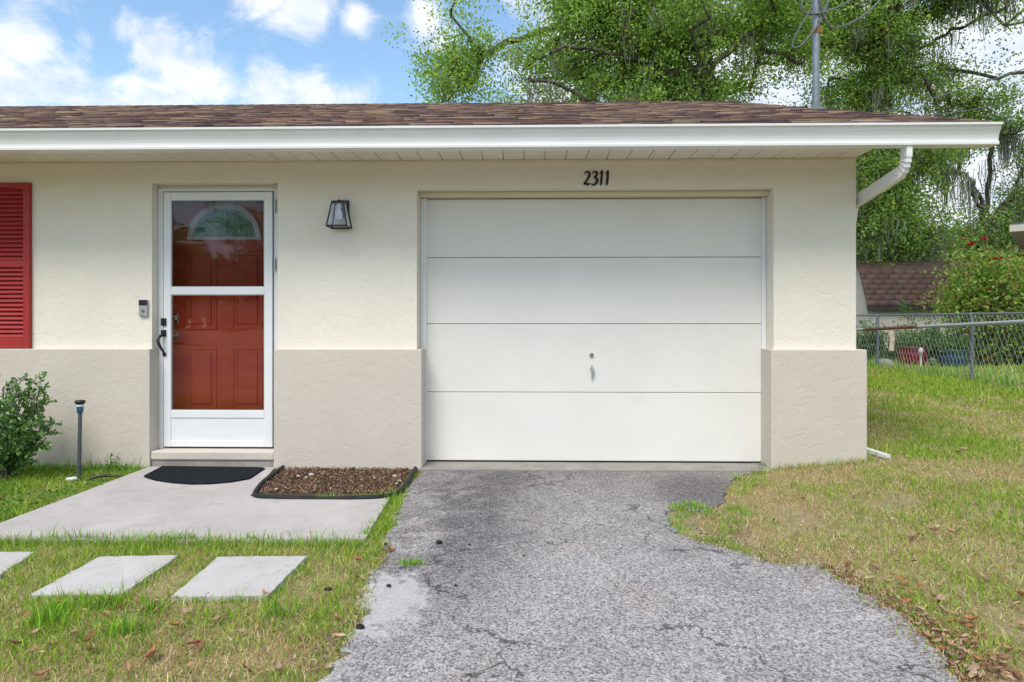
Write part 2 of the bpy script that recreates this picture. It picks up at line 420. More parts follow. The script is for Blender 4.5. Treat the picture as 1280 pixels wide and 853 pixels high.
# triangulated sheet with a thickness that follows the slope
import bmesh
def sheet(name, poly, zf, thick, mat, kind=None, label=None, cat=None, parent=None):
    bm = bmesh.new(); vs = [bm.verts.new((x, y, 0)) for x, y in poly]
    f = bm.faces.new(vs)
    if f.normal.z < 0: f.normal_flip()
    bm.normal_update()
    if f.normal.z < 0: bmesh.ops.reverse_faces(bm, faces=[f])
    bmesh.ops.triangulate(bm, faces=bm.faces[:])
    r = bmesh.ops.extrude_face_region(bm, geom=bm.faces[:])
    up = [e for e in r['geom'] if isinstance(e, bmesh.types.BMVert)]; ups = set(up)
    for v in bm.verts:
        z = zf(v.co.x, v.co.y); v.co.z = z if v in ups else z-thick
    bmesh.ops.recalc_face_normals(bm, faces=bm.faces[:])
    me = bpy.data.meshes.new(name); bm.to_mesh(me); bm.free()
    o = link(name, me, mat, parent)
    tag(o, label, cat, None, kind); return o
def zdrive(x, y): return DZ - .10*float(ss(-y, 4, 11))
sheet('driveway', dd, zdrive, .06, M['asphalt'], 'structure')
# garage apron strip of concrete
# street and far pavement behind the camera
MB().box(-60, 60, -18.5, -11.1, -.30, -.125).build('road', M['road'])
tag(bpy.data.objects['road'], kind='structure')
# entry slab (walkway)
slab = [gp(-45, 666), (gp(-45,666)[0], gp(-45,666)[1])]
slab = [gp(183,585), gp(-48,672), gp(225,675), gp(456,674), gp(487,622), gp(313,620), gp(342,585)]
slab = [(slab[0][0], -.05)] + slab[1:-1] + [(slab[-1][0], -.05)]
o = sheet('entry_path', dense(slab, .08, .003), lambda x, y: 0.0, .10, M['slab'], 'structure')
# ------------------------------------------------------------------ stepping stones
stones = [([(-60,690),(44,690),(-2,719),(-110,719)], 'pale square stepping stone cut off by the left edge, leftmost of three'),
          ([(124,696),(224,694),(151,743),(37,744)], 'pale square stepping stone with a faint scuff, middle of the row of three'),
          ([(273,696),(384,695),(334,745),(214,746)], 'pale square stepping stone nearest the driveway, right end of the row')]
SZ = -.006; stone_polys = []
for pts, lab in stones:
    poly = [gp(x, y, SZ) for x, y in pts][::-1]; stone_polys.append(poly)
    c = Vector(poly[0])*.25+Vector(poly[1])*.25+Vector(poly[2])*.25+Vector(poly[3])*.25
    o = sheet('stepping_stone', dense(poly, .04, .0035), lambda x, y: SZ, .05, M['stone'])
    tag(o, lab, 'stepping stone', 'stepping stones across the front lawn')

# ------------------------------------------------------------------ house
WL = -8.6; WR = X(1070, 0); SOF = 2.441; WB = 10.3
PR = .055
ox0, ox1 = X(190, 0), X(347, 0); otop = Z(229, 0, 270)          # entry opening
gx0, gx1 = X(521, 0), X(967, 0); gtop = Z(236, 0, 740)          # garage opening
house = empty('house', (0, 0, 0), 'cream stucco house with a white garage door, red front door and brown shingle roof', 'house')
def wall_open(x0, x1, z0, z1, ops, yf, th):
    b = MB(); xs = sorted({x0, x1, *[o[0] for o in ops], *[o[1] for o in ops]}); zs = sorted({z0, z1, *[o[3] for o in ops], *[o[2] for o in ops if o[2] > z0]})
    for i in range(len(xs)-1):
        for k in range(len(zs)-1):
            cx = (xs[i]+xs[i+1])/2; cz = (zs[k]+zs[k+1])/2
            if any(o[0] < cx < o[1] and o[2] < cz < o[3] for o in ops): continue
            b.add([(xs[i], yf, zs[k]), (xs[i+1], yf, zs[k]), (xs[i+1], yf, zs[k+1]), (xs[i], yf, zs[k+1])], [(0,1,2,3)])
            b.add([(xs[i], yf+th, zs[k]), (xs[i+1], yf+th, zs[k]), (xs[i+1], yf+th, zs[k+1]), (xs[i], yf+th, zs[k+1])], [(3,2,1,0)])
    for a0, a1, c0, c1 in ops:
        b.add([(a0,yf,c0),(a0,yf+th,c0),(a0,yf+th,c1),(a0,yf,c1)], [(0,1,2,3)])
        b.add([(a1,yf,c0),(a1,yf+th,c0),(a1,yf+th,c1),(a1,yf,c1)], [(3,2,1,0)])
        b.add([(a0,yf,c1),(a1,yf,c1),(a1,yf+th,c1),(a0,yf+th,c1)], [(0,3,2,1)])
    return b
b = wall_open(WL, WR, -.3, SOF+.15, [(ox0, ox1, -.3, otop), (gx0, gx1, -.3, gtop)], 0, .22)
# side, back walls and gable
b.add([(WR,0,-.3),(WR,WB,-.3),(WR,WB,SOF+.15),(WR,WB/2,SOF+1.75),(WR,0,SOF+.15)], [(0,1,2,3,4)])
b.add([(WL,0,-.3),(WL,WB,-.3),(WL,WB,SOF+.15),(WL,WB/2,SOF+1.75),(WL,0,SOF+.15)], [(4,3,2,1,0)])
b.add([(WL,WB,-.3),(WR,WB,-.3),(WR,WB,SOF+.15),(WL,WB,SOF+.15)], [(3,2,1,0)])
b.build('wall', M['stucco'], house)
WT = Z(437, -PR, 640)
wx_l = X(187, -PR); wx_m0 = X(342, -PR); wx_m1 = X(527, -PR); wx_r0 = X(964, -PR); wx_r1 = X(1084, -PR)
def wbox(x0, x1, lx=0, y1=.2):
    b = MB(); b.box(x0, x1, -PR, y1, -.3, WT, .006); return b
wbox(WL, wx_l, y1=.10).build('wainscot', M['wains'], house)
wbox(wx_m0, wx_m1, y1=.185).build('wainscot', M['wains'], house)
b = wbox(wx_r0, wx_r1, y1=.185); b.box(WR+.001, wx_r1, .185, WB, -.3, WT-.003, .006); b.build('wainscot', M['wains'], house)
# entry step
b = MB(); sx0, sx1 = X(184, -.05), X(340, -.05)
st = Z(561, .08, 270)
b.box(wx_l+.002, wx_m0-.002, -.045, .21, .05, st, .012)
b.build('door_sill', M['wains'], house)
b = MB(); b.box(wx_l+.004, wx_m0-.004, -.03, .20, -.2, .052, 0); b.build('sill_base', M['apron'], house)
# garage apron
b = MB(); b.box(gx0-.012, gx1+.0, -.075, .28, -.25, .0, .008); b.build('garage_apron', M['apron'], house)
# dark interior backing behind garage and entry
MB().box(ox0-.1, ox1+.1, .42, .45, -.1, otop+.05).build('interior_wall', M['dark'], house)

# garage trims and door
GY0 = .165
tr = MB(); tz = Z(247, GY0, 740)
tr.box(gx0+.001, gx1-.001, .10, .215, tz, gtop-.002, .004)
tr.build('garage_header_trim', M['header'], house)
jl = X(533, GY0); jr = X(952.5, GY0)
MB().box(gx0+.0015, jl, GY0, .215, .001, tz-.002, .003).build('door_jamb', M['white'], house)
MB().box(jr, gx1-.0015, GY0, .215, .001, tz-.002, .003).build('door_jamb', M['white'], house)
gd = MB(); ys = [tz-.004, Z(322, .2, 740), Z(405, .2, 740), Z(490.5, .2, 740), .012]
for i in range(4):
    gd.box(jl-.03, jr+.03, .19, .235, ys[i+1]+(.0022 if i < 3 else 0), ys[i]-.0022, .0028)
gdo = gd.build('garage_door', M['gdoor'], house)
MB().box(jl-.03, jr+.03, .236, .26, .012, tz).build('door_gasket', simple('tan_gasket', (.28,.22,.17), .8), gdo)
MB().box(jl-.02, jr+.02, .185, .23, .001, .0115).build('bottom_seal', M['black'], gdo)
hx = X(739.5, .18); b = MB()
zc = Z(444, .18, 740); b.tube([(hx, .19, zc), (hx, .178, zc)], .017, 20); b.tube([(hx, .179, zc), (hx, .172, zc)], .008, 12); b.build('lock', M['chrome'], gdo)
b = MB(); z0, z1 = Z(456, .18, 740), Z(473, .18, 740)
b.tube([(hx, .19, z0-.035), (hx, .176, z0-.035)], .012, 16)
pts = [(hx-.002+.01*math.sin(k*.5), .168, z0+(z1-z0)*k/6) for k in range(7)]
b.tube(pts, [.005,.009,.013,.013,.011,.008,.005], 10); b.build('handle', M['grey_plastic'], gdo)

# number digits, brush style strokes
def digit_strokes(ch):
    if ch == '2': return [[(.02,.78,.03),(.10,.93,.05),(.28,1.0,.07),(.44,.90,.09),(.46,.72,.10),(.34,.48,.09),(.14,.22,.07),(.02,.06,.06)], [(.02,.06,.06),(.16,.13,.08),(.34,.06,.09),(.54,.12,.05)]]
    if ch == '3': return [[(.05,.82,.03),(.14,.96,.05),(.34,1.0,.08),(.46,.88,.10),(.40,.70,.09),(.22,.56,.06)], [(.22,.56,.06),(.42,.50,.09),(.50,.32,.11),(.40,.12,.10),(.20,.02,.07),(.0,.10,.04)]]
    return [[(.06,.84,.03),(.16,.93,.06),(.24,1.02,.08),(.24,.75,.09),(.22,.4,.10),(.20,.12,.09),(.16,-.02,.04)]]
hn = bpy.data.objects.new('house_number', None); COL.objects.link(hn); hn.parent = house
hn['label'] = 'black brush style digits 2311 above the garage door'
nx0 = X(729, -.01); nz0 = Z(231.5, -.01, 745); nh = Z(214.5, -.01, 745)-nz0
adv = [0, 9.3, 18.8, 26.2]
for k, ch in enumerate('2311'):
    b = MB(); x0 = X(729.5+adv[k], -.01)
    for stk in digit_strokes(ch):
        # smooth interpolation
        P = []
        for i in range(len(stk)-1):
            p0 = stk[max(i-1,0)]; p1 = stk[i]; p2 = stk[i+1]; p3 = stk[min(i+2, len(stk)-1)]
            for s_ in range(5):
                t = s_/5
                P.append([.5*((2*p1[j])+(-p0[j]+p2[j])*t+(2*p0[j]-5*p1[j]+4*p2[j]-p3[j])*t*t+(-p0[j]+3*p1[j]-3*p2[j]+p3[j])*t**3) for j in range(3)])
        P.append(list(stk[-1]))
        P = [(x0+(p[0]*.88+.04*p[1])*nh, nz0+p[1]*nh, p[2]*nh*.88) for p in P]
        L = []; Rr = []
        for i, p in enumerate(P):
            q0 = P[max(i-1,0)]; q1 = P[min(i+1,len(P)-1)]; dx, dz = q1[0]-q0[0], q1[1]-q0[1]; n = math.hypot(dx, dz) or 1
            L.append((p[0]-dz/n*p[2], p[1]+dx/n*p[2])); Rr.append((p[0]+dz/n*p[2], p[1]-dx/n*p[2]))
        m = len(P); vs = [(x, -.010, z) for x, z in L]+[(x, -.010, z) for x, z in Rr]+[(x, .003, z) for x, z in L]+[(x, .003, z) for x, z in Rr]
        fs = []
        for i in range(m-1):
            fs += [(i, i+1, m+i+1, m+i), (2*m+i, i, i+1, 2*m+i+1)[::1], (m+i, m+i+1, 3*m+i+1, 3*m+i)]
        fs += [(0, m, 3*m, 2*m), (m-1, 3*m-1, 4*m-1, 2*m-1)]
        b.add(vs, fs)
    b.build('digit', M['digit'], hn)

# soffit with vee grooves
b = MB(); pitch = .1625; x = WR-.012
b.add([(WL,-.5,SOF+.012),(WR,-.5,SOF+.012),(WR,0,SOF+.012),(WL,0,SOF+.012)], [(0,1,2,3)])
while x > WL:
    x1 = x; x0 = x-pitch+.007
    b.box(x0, x1, -.505, -.002, SOF, SOF+.014, .002)
    x -= pitch
so = b.build('soffit', M['soffit'], house)
b = MB(); b.box(WL, WR, -.018, -.002, SOF-.012, SOF-.001, .003); b.build('soffit_trim', M['header'], house)
# roof
EY = -.60; EZ = 2.545; PITCH = .342; RY = 5.05; RZ = EZ+PITCH*(RY-EY)
RX1 = X(1236, EY); RX0 = WL-.6
# deck (underside boards), follows the slope
b = MB()
def slopebox(x0, x1, y0, y1, dz0, dz1):
    f = lambda y: EZ+PITCH*(y-EY)
    b.add([(x0,y0,f(y0)+dz0),(x1,y0,f(y0)+dz0),(x1,y1,f(y1)+dz0),(x0,y1,f(y1)+dz0),(x0,y0,f(y0)+dz1),(x1,y0,f(y0)+dz1),(x1,y1,f(y1)+dz1),(x0,y1,f(y1)+dz1)],
        [(0,3,2,1),(4,5,6,7),(0,1,5,4),(1,2,6,5),(2,3,7,6),(3,0,4,7)])
slopebox(RX0, RX1, EY+.02, RY, -.03, -.006)
n0 = len(b.v)
b.add([(RX0,RY,RZ-.03),(RX1,RY,RZ-.03),(RX1,WB+.6,EZ-.03),(RX0,WB+.6,EZ-.03),(RX0,RY,RZ-.006),(RX1,RY,RZ-.006),(RX1,WB+.6,EZ-.006),(RX0,WB+.6,EZ-.006)],
        [(0,3,2,1),(4,5,6,7),(0,1,5,4),(1,2,6,5),(2,3,7,6),(3,0,4,7)])
b.build('roof_deck', simple('roof_deck_board', (.16,.10,.08), .9), house)
# shingle courses: each tab a slightly tilted slab
V = []; F = []; C = []
L = math.hypot(1, PITCH); expo = .127; ncourse = int((RY-EY)*L/expo)+1
pal = [(.13,.085,.075),(.17,.11,.09),(.10,.068,.066),(.23,.155,.115),(.15,.095,.085),(.33,.235,.165),(.12,.08,.085),(.26,.185,.14),(.085,.062,.064)]
def box8(vs, col):
    n = len(V); V.extend(vs); C.extend([col]*8)
    F.extend([(n,n+3,n+2,n+1),(n+4,n+5,n+6,n+7),(n,n+1,n+5,n+4),(n+1,n+2,n+6,n+5),(n+2,n+3,n+7,n+6),(n+3,n,n+4,n+7)])
def tab(x0, x1, s0, s1, side, th, col):
    # s distance up the slope; bottom edge raised
    def P(x, s, h):
        y = EY+s/L; z = EZ+PITCH*s/L
        if side: y = 2*RY-y
        return (x, y-(h*PITCH/L)*(1 if not side else -1), z+h/L)
    vs = [P(x0,s0,.001),P(x1,s0,.001),P(x1,s1,-.004),P(x0,s1,-.004),P(x0,s0,th),P(x1,s0,th),P(x1,s1,.0025),P(x0,s1,.0025)]
    if side: vs = [vs[1],vs[0],vs[3],vs[2],vs[5],vs[4],vs[7],vs[6]]
    box8(vs, col)
for side in (0, 1):
    for i in range(ncourse):
        s0 = i*expo-.012; s1 = min(s0+expo*1.25, (RY-EY)*L)
        # base layer
        x = RX0
        while x < RX1:
            w = random.uniform(.12, .34) if not side else 1.2
            x1 = min(x+w, RX1); k = random.random()
            col = pal[random.randrange(len(pal))]; v = random.uniform(.8, 1.25); col = tuple(c*v for c in col)
            th = random.choice((.006, .013, .015)) + random.uniform(0, .002)
            tab(x, x1-.002, s0+random.uniform(-.003,.003), s1, side, th, col); x = x1
# ridge caps
x = RX0
while x < RX1:
    x1 = min(x+.16, RX1); col = pal[random.randrange(len(pal))]
    for sgn in (-1, 1):
        y0 = RY; y1 = RY+sgn*.13; h0 = RZ+.028; h1 = RZ-.13*PITCH+.022
        a = [(x,y0,h0-.012),(x1,y0,h0-.012),(x1,y1,h1-.012),(x,y1,h1-.012),(x,y0,h0),(x1,y0,h0+.004),(x1,y1,h1+.004),(x,y1,h1)]
        if sgn > 0: a = [a[3],a[2],a[1],a[0],a[7],a[6],a[5],a[4]]
        else: pass
        box8(a, tuple(c*.8 for c in col))
    x = x1
bigmesh('roof_shingles', V, F, M['shingle'], house, np.array(C))
# fascia, rake boards, gutter
GE = X(1253, -.66); gzt = Z(155.3, -.66, 1100); 
gzt = EYE+ (400-156.5)/FP*(4.77); gzb = EYE+(400-183.5)/FP*4.79
b = MB(); b.box(RX0, RX1, -.525, -.507, SOF-.02, EZ+.0, .002); b.build('fascia', M['white'], house)
b = MB()
for xr in (RX1,):
    vs = []
    f = lambda y: EZ+PITCH*(y-EY)
    for y in (EY+.03, RY, WB+.57):
        z = f(y) if y <= RY else f(2*RY-y)
        vs += [(xr+.002,y,z-.16),(xr+.022,y,z-.16),(xr+.022,y,z-.004),(xr+.002,y,z-.004)]
    b.add(vs, [(0,1,2,3)]+[(i*4+k,(i+1)*4+k,(i+1)*4+(k+1)%4,i*4+(k+1)%4) for i in range(2) for k in range(4)]+[(11,10,9,8)])
b.build('rake_board', M['white'], house)
prof = [(-.527,gzt+.012),(-.527,gzb),(-.600,gzb),(-.624,gzb+.002),(-.626,gzb+.018),(-.614,gzb+.026),(-.615,gzb+.045),(-.622,gzb+.07),(-.632,gzb+.09),(-.642,gzb+.105),(-.646,gzt-.020),(-.664,gzt-.016),(-.665,gzt-.002),(-.660,gzt),(-.648,gzt),(-.646,gzt-.006),(-.648,gzt-.014)]
inner = [(-.636,gzt-.03),(-.625,gzb+.088),(-.604,gzb+.05),(-.600,gzb+.01),(-.53,gzb+.006),(-.5285,gzt+.005)]
ring = prof+inner; rows = []
for xx in (RX0, RX0+4.1, RX0+4.102, GE): rows.append([(xx, y, z) for y, z in ring])
b = MB(); b.sweep(None, rows)
gu = b.build('gutter', M['white'], house)
b = MB(); cap = [p for p in prof[:14]]
b.add([(GE, y, z) for y, z in cap]+[(GE+.004, y, z) for y, z in cap], [tuple(range(14))[::-1], tuple(range(14, 28))]+[(i,(i+1)%14,14+(i+1)%14,14+i) for i in range(14)])
b.build('gutter_end_cap', M['white'], gu)
# downspout: rectangular, elbow, diagonal to side wall, then down
dx0, dx1 = X(1127, -.60), X(1140, -.60); dx0 = max(dx0, WR+.06)
path = [(-.565, gzb+.003)]
cy, cz = -.565, gzb-.085
path.append((-.565, cz+.03))
for k in range(1, 10):
    a = k/9*R(56); path.append((-.565+.13*(1-math.cos(a)), cz+.03-.13*math.sin(a)))
ey, ez = .17, 2.06
p_last = path[-1]
path.append((ey-.05, ez+.05))
for k in range(1, 6):
    t = k/5; path.append((ey-.05+.06*t, ez+.05-.12*t-.06*t*t))
path.append((ey+.012, 0.10))
rows = []; hw = (dx1-dx0)/2; xc = (dx0+dx1)/2
for i, (y, z) in enumerate(path):
    q0 = path[max(i-1,0)]; q1 = path[min(i+1,len(path)-1)]; d = Vector((q1[0]-q0[0], q1[1]-q0[1])).normalized(); n = Vector((d.y, -d.x))
    w = .042 if not (2 <= i <= 10 and i % 2) else .038
    hh = hw if not (2 <= i <= 10 and i % 2) else hw-.004
    cc = []; xo = xc-(xc-(WR+.045))*min(1, max(0, (y+.42)/.5))
    for sx, sn in ((-1,-1),(-.82,-1.12),(.82,-1.12),(1,-1),(1,1),(.82,1.12),(-.82,1.12),(-1,1)):
        cc.append((xo+sx*hh, y+n.x*w*sn, z+n.y*w*sn))
    rows.append(cc)
b = MB(); b.sweep(None, rows); b.add(rows[-1], [tuple(range(8))])
b.build('downspout', M['white'], house)

# ---- storm door
SY = .085
sd = bpy.data.objects.new('storm_door', None); COL.objects.link(sd); sd.parent = house; sd['label'] = 'white glazed storm door over the red front door'
fx0, fx1 = X(197.5, SY), X(347, SY); ft = Z(235.5, SY, 270); fb = st
b = MB(); fw = X(204, SY)-fx0
b.box(fx0, fx0+fw, SY, .14, fb, ft, .003); b.box(X(342.2, SY), fx1, SY+.004, .18, fb, ft, .003); b.box(fx0+fw, X(342.2, SY), SY, .14, ft-.026, ft, .003)
b.build('frame', M['vinyl'], sd)
b = MB(); b.box(ox0+.001, fx0-.001, .10, .2, fb, otop-.001); b.box(fx0-.001, fx1+.03, .10, .2, ft+.001, otop-.002)
b.build('brick_mould', M['stucco'], sd)
lx0, lx1 = X(205.5, SY), X(341, SY); lt = Z(240.5, SY, 270); lb = Z(558.5, SY, 270)
g0, g1 = X(214.5, SY), X(331, SY)
u0, u1 = Z(359, SY, 270), Z(250.5, SY, 270); w0, w1 = Z(513, SY, 270), Z(368.5, SY, 270)
Y0, Y1 = SY-.014, SY+.022
b = MB()
b.box(lx0, g0, Y0, Y1, lb, lt, .004); b.box(g1, lx1, Y0, Y1, lb, lt, .004)
b.box(g0, g1, Y0+.001, Y1-.001, u1, lt-.001, .004); b.box(g0, g1, Y0+.001, Y1-.001, w1, u0, .004); 
b.box(g0, g1, Y0+.001, Y1-.001, Z(522.5, SY, 270), w0, .004)
kz0, kz1 = Z(551, SY, 270), Z(522.5, SY, 270)
b.box(g0, g1, Y0+.001, Y1-.001, lb, kz0, .004)
b.box(g0-.002, g1+.002, Y0+.008, Y1-.003, kz0-.002, kz1+.002, .0)
b.build('leaf_frame', M['vinyl'], sd)
# inner bead around the panes
b = MB()
for za, zb in ((u0, u1), (w0, w1)):
    b.box(g0, g0+.006, Y0+.006, Y1-.004, za, zb); b.box(g1-.006, g1, Y0+.006, Y1-.004, za, zb)
    b.box(g0+.006, g1-.006, Y0+.006, Y1-.004, za, za+.006); b.box(g0+.006, g1-.006, Y0+.006, Y1-.004, zb-.006, zb)
b.build('glazing_bead', M['grey_plastic'], sd)
MB().box(g0+.004, g1-.004, SY, SY+.004, u0+.004, u1-.004).build('upper_pane', M['shaded_screen_glass'], sd)
MB().box(g0+.004, g1-.004, SY, SY+.004, w0+.004, w1-.004).build('lower_pane', M['glass'], sd)
b = MB(); lxc = X(204.5, SY-.02); 
b.box(lxc-.021, lxc+.021, Y0-.012, Y0, Z(407.5,SY,204), Z(398,SY,204), .003)
b.tube([(lxc-.004, Y0-.010, Z(403,SY,204)), (lxc-.004, Y0-.022, Z(403,SY,204))], .010, 14)
b.build('lock', M['black'], sd)
b = MB(); b.box(lxc-.021, lxc+.021, Y0-.012, Y0, Z(421,SY,204), Z(412.5,SY,204), .003)
hz0, hz1 = Z(420,SY,204), Z(445,SY,204)
b.tube([(lxc+.006, Y0-.012, hz0+.01), (lxc-.010, Y0-.045, hz0-.004), (lxc-.018, Y0-.060, hz0-.03), (lxc-.012, Y0-.058, hz0-.065), (lxc, Y0-.045, hz0-.10), (lxc+.008, Y0-.028, hz0-.125), (lxc+.006, Y0-.01, hz1+.015)], [.010,.011,.012,.012,.011,.009,.009], 10)
b.box(lxc-.008, lxc+.020, Y0-.012, Y0, hz1, hz1+.026, .003)
b.build('handle', M['black'], sd)
for zz in (Z(258,SY,343), Z(331,SY,343), Z(500,SY,343)): MB().box(X(343.2,SY), X(345.4,SY), SY-.02, SY-.003, zz-.05, zz+.05, .002).build('hinge', M['grey_plastic'], sd)
# ---- red front door behind
RYD = .235
fd = bpy.data.objects.new('front_door', None); COL.objects.link(fd); fd.parent = house; fd['label'] = 'brick red panelled front door with a half round window, behind the glass'
px = lambda p: X(p, RYD)
pz = lambda p: Z(p, RYD, 270)
b = MB()
d0, d1 = px(203), px(345)
b.box(d0, d1, RYD, RYD+.04, fb, pz(238))
b.build('door_leaf', M['door_red'], fd)
def panel(b, a0, a1, z0, z1):
    w = .020
    b.box(a0, a1, RYD-.008, RYD, z1-w, z1, .003); b.box(a0, a1, RYD-.008, RYD, z0, z0+w, .003)
    b.box(a0, a0+w, RYD-.008, RYD, z0+w, z1-w, .003); b.box(a1-w, a1, RYD-.008, RYD, z0+w, z1-w, .003)
    b.box(a0+.045, a1-.045, RYD-.009, RYD, z0+.045, z1-.045, .008)
b = MB()
panel(b, px(233), px(271), pz(512), pz(434)); panel(b, px(290), px(329), pz(512), pz(434))
panel(b, px(233), px(271), pz(412), pz(312)); panel(b, px(290), px(329), pz(412), pz(312))
b.build('panel_moulding', M['door_red'], fd)
# fanlight
fc = (px(281), pz(298.5)); ro = (px(327)-px(235))/2; rz = pz(254)-fc[1]
b = MB(); N = 24; vs = []; fs = []
for k in range(N+1):
    a = math.pi*k/N
    for rr, yy in ((1, RYD-.006), (1, RYD-.016), (.93, RYD-.020), (.86, RYD-.016), (.84, RYD-.002)):
        vs.append((fc[0]+ro*rr*math.cos(a), yy, fc[1]+(rz-.0)*rr*math.sin(a)+ (.0)))
for k in range(N):
    for j in range(4): fs.append((k*5+j, (k+1)*5+j, (k+1)*5+j+1, k*5+j+1))
b.add(vs, fs)
b.box(fc[0]-ro, fc[0]+ro, RYD-.018, RYD-.001, fc[1]-.012, fc[1]+.014, .004)
b.build('fanlight_frame', M['white_plastic'], fd)
b = MB(); b.add([(fc[0]+ro*.9*math.cos(math.pi*k/N), RYD-.005, fc[1]+rz*.9*math.sin(math.pi*k/N)) for k in range(N+1)], [tuple(range(N+1))])
b.build('fanlight_glass', M['fan_glass'], fd)
b = MB()
for a in (R(42), R(90), R(138)):
    ri = .22
    b.tube([(fc[0]+ro*ri*math.cos(a), RYD-.008, fc[1]+rz*ri*math.sin(a)), (fc[0]+ro*.85*math.cos(a), RYD-.008, fc[1]+rz*.85*math.sin(a))], .0035, 6)
b.tube([(fc[0]+ro*.22*math.cos(math.pi*k/10), RYD-.008, fc[1]+rz*.22*math.sin(math.pi*k/10)) for k in range(11)], .0045, 6)
b.tube([(fc[0]+ro*.78*math.cos(math.pi*k/16), RYD-.008, fc[1]+rz*.78*math.sin(math.pi*k/16)) for k in range(17)], .0025, 6)
b.build('glazing_bar', M['chrome'], fd)
b = MB(); kx = px(219.5); b.box(kx-.03, kx+.03, RYD-.012, RYD, pz(408), pz(391), .004); b.tube([(kx, RYD-.012, pz(399)), (kx, RYD-.03, pz(399))], .014, 14); b.build('deadbolt', M['chrome'], fd)
b = MB(); b.tube([(kx, RYD, pz(420)), (kx, RYD-.012, pz(420))], .03, 16); b.tube([(kx, RYD-.012, pz(420)), (kx, RYD-.03, pz(420)), (kx, RYD-.045, pz(420)), (kx, RYD-.062, pz(420)), (kx, RYD-.068, pz(420))], [.011,.011,.026,.026,.012], 16); b.build('knob', M['chrome'], fd)

# ---- lantern
lan = bpy.data.objects.new('wall_lantern', None); COL.objects.link(lan); lan.parent = house; lan['label'] = 'black tapered wall lantern beside the front door'
lz1 = Z(252.5, -.1, 425); lz0 = Z(285.5, -.13, 425); lcx = X(423.5, -.125); lcy = -.115
b = MB(); bpx = X(431.5, 0)
b.box(bpx-.036, bpx+.036, -.02, -.0, Z(272, 0, 430), Z(251, 0, 430), .004)
b.box(bpx-.02, bpx+.012, -.09, -.018, lz1-.012, lz1+.004, .003)
b.build('back_plate', M['black'], lan)
b = MB(); tw, bw = .046, .078; cx = lcx; cyy = lcy
tc = [(cx+sx*tw, cyy+sy*tw, lz1-.012) for sx, sy in ((-1,-1),(1,-1),(1,1),(-1,1))]
bc = [(cx+sx*bw, cyy+sy*bw, lz0+.012) for sx, sy in ((-1,-1),(1,-1),(1,1),(-1,1))]
for k in range(4):
    b.tube([tc[k], bc[k]], .0062, 4); b.tube([bc[k], bc[(k+1)%4]], .0075, 4); b.tube([tc[k], tc[(k+1)%4]], .007, 4)
b.box(cx-tw-.004, cx+tw+.004, cyy-tw-.004, cyy+tw+.004, lz1-.010, lz1, .003); b.tube([(cx, cyy, lz1), (cx, cyy, lz1+.014)], [.016,.010], 12)
b.build('frame', M['black'], lan)
b = MB()
for k in range(4):
    b.add([tc[k], tc[(k+1)%4], bc[(k+1)%4], bc[k]], [(0,1,2,3)])
b.build('pane', M['lamp_glass'], lan)
b = MB(); b.tube([(cx, cyy, lz1-.015), (cx, cyy, lz1-.055)], .016, 14); b.build('socket', M['white_plastic'], lan)
b = MB(); b.lathe((cx, cyy, lz1-.14), [(.004,0),(.018,.006),(.026,.022),(.028,.042),(.020,.066),(.013,.085)], 16); b.build('bulb', simple('frosted_bulb', (.75,.76,.80), .3, .03), lan)
# doorbell
db = bpy.data.objects.new('doorbell', None); COL.objects.link(db); db.parent = house; db['label'] = 'black and silver video doorbell left of the front door'
bx0, bx1 = X(175.3, 0), X(186, 0)
b = MB(); b.box(bx0, bx1, -.022, 0, Z(395.5,0,180), Z(375,0,180), .004); b.build('body', M['grey_plastic'], db)
b = MB(); b.box(bx0+.001, bx1-.001, -.026, -.004, Z(382,0,180), Z(375,0,180)-.001, .003); b.build('camera_cover', M['black'], db)
b = MB(); b.tube([((bx0+bx1)/2, -.021, Z(389,0,180)), ((bx0+bx1)/2, -.0255, Z(389,0,180))], .013, 20); b.build('button', M['chrome'], db)
# shutter
shx1 = X(37, -.03); shx0 = shx1-.40; sz0, sz1 = Z(436, -.03, 10)+.003, Z(228.5, -.03, 10)
sh = bpy.data.objects.new('shutter', None); COL.objects.link(sh); sh.parent = house; sh['label'] = 'red louvred shutter at the left edge'
b = MB(); sw = .052; mz = Z(330, -.03, 10)
for a0, a1 in ((shx0, shx0+sw), (shx1-sw, shx1)): b.box(a0, a1, -.034, -.001, sz0, sz1, .003)
b.box(shx0+sw, shx1-sw, -.033, -.002, sz0, sz0+.085, .003); b.box(shx0+sw, shx1-sw, -.033, -.002, mz-.028, mz+.028, .003)
# arched top rail
top = [(shx0+sw, sz1), (shx0+sw, sz1-.045)]
for k in range(9):
    t = k/8; top.append((shx0+sw+(shx1-shx0-2*sw)*t, sz1-.058+.018*math.sin(math.pi*t)))
top += [(shx1-sw, sz1-.045), (shx1-sw, sz1)]
b.prism_y(top, -.033, -.002)
b.build('frame', M['red'], sh)
MB().box(shx0+sw, shx1-sw, -.006, -.002, sz0+.08, sz1-.04).build('backing', M['red'], sh)
b = MB()
for a, c in ((sz0+.085, mz-.028), (mz+.028, sz1-.058)):
    n = int((c-a)/.0335); p = (c-a)/n
    for k in range(n):
        z = a+k*p
        b.add([(shx0+sw, -.030, z+.003), (shx1-sw, -.030, z+.003), (shx1-sw, -.007, z+p*.95), (shx0+sw, -.007, z+p*.95), (shx0+sw, -.030, z+.009), (shx1-sw, -.030, z+.009), (shx1-sw, -.007, z+p*.95+.006), (shx0+sw, -.007, z+p*.95+.006)],
              [(0,3,2,1),(4,5,6,7),(0,1,5,4),(2,3,7,6)])
b.build('louvres', M['red'], sh)
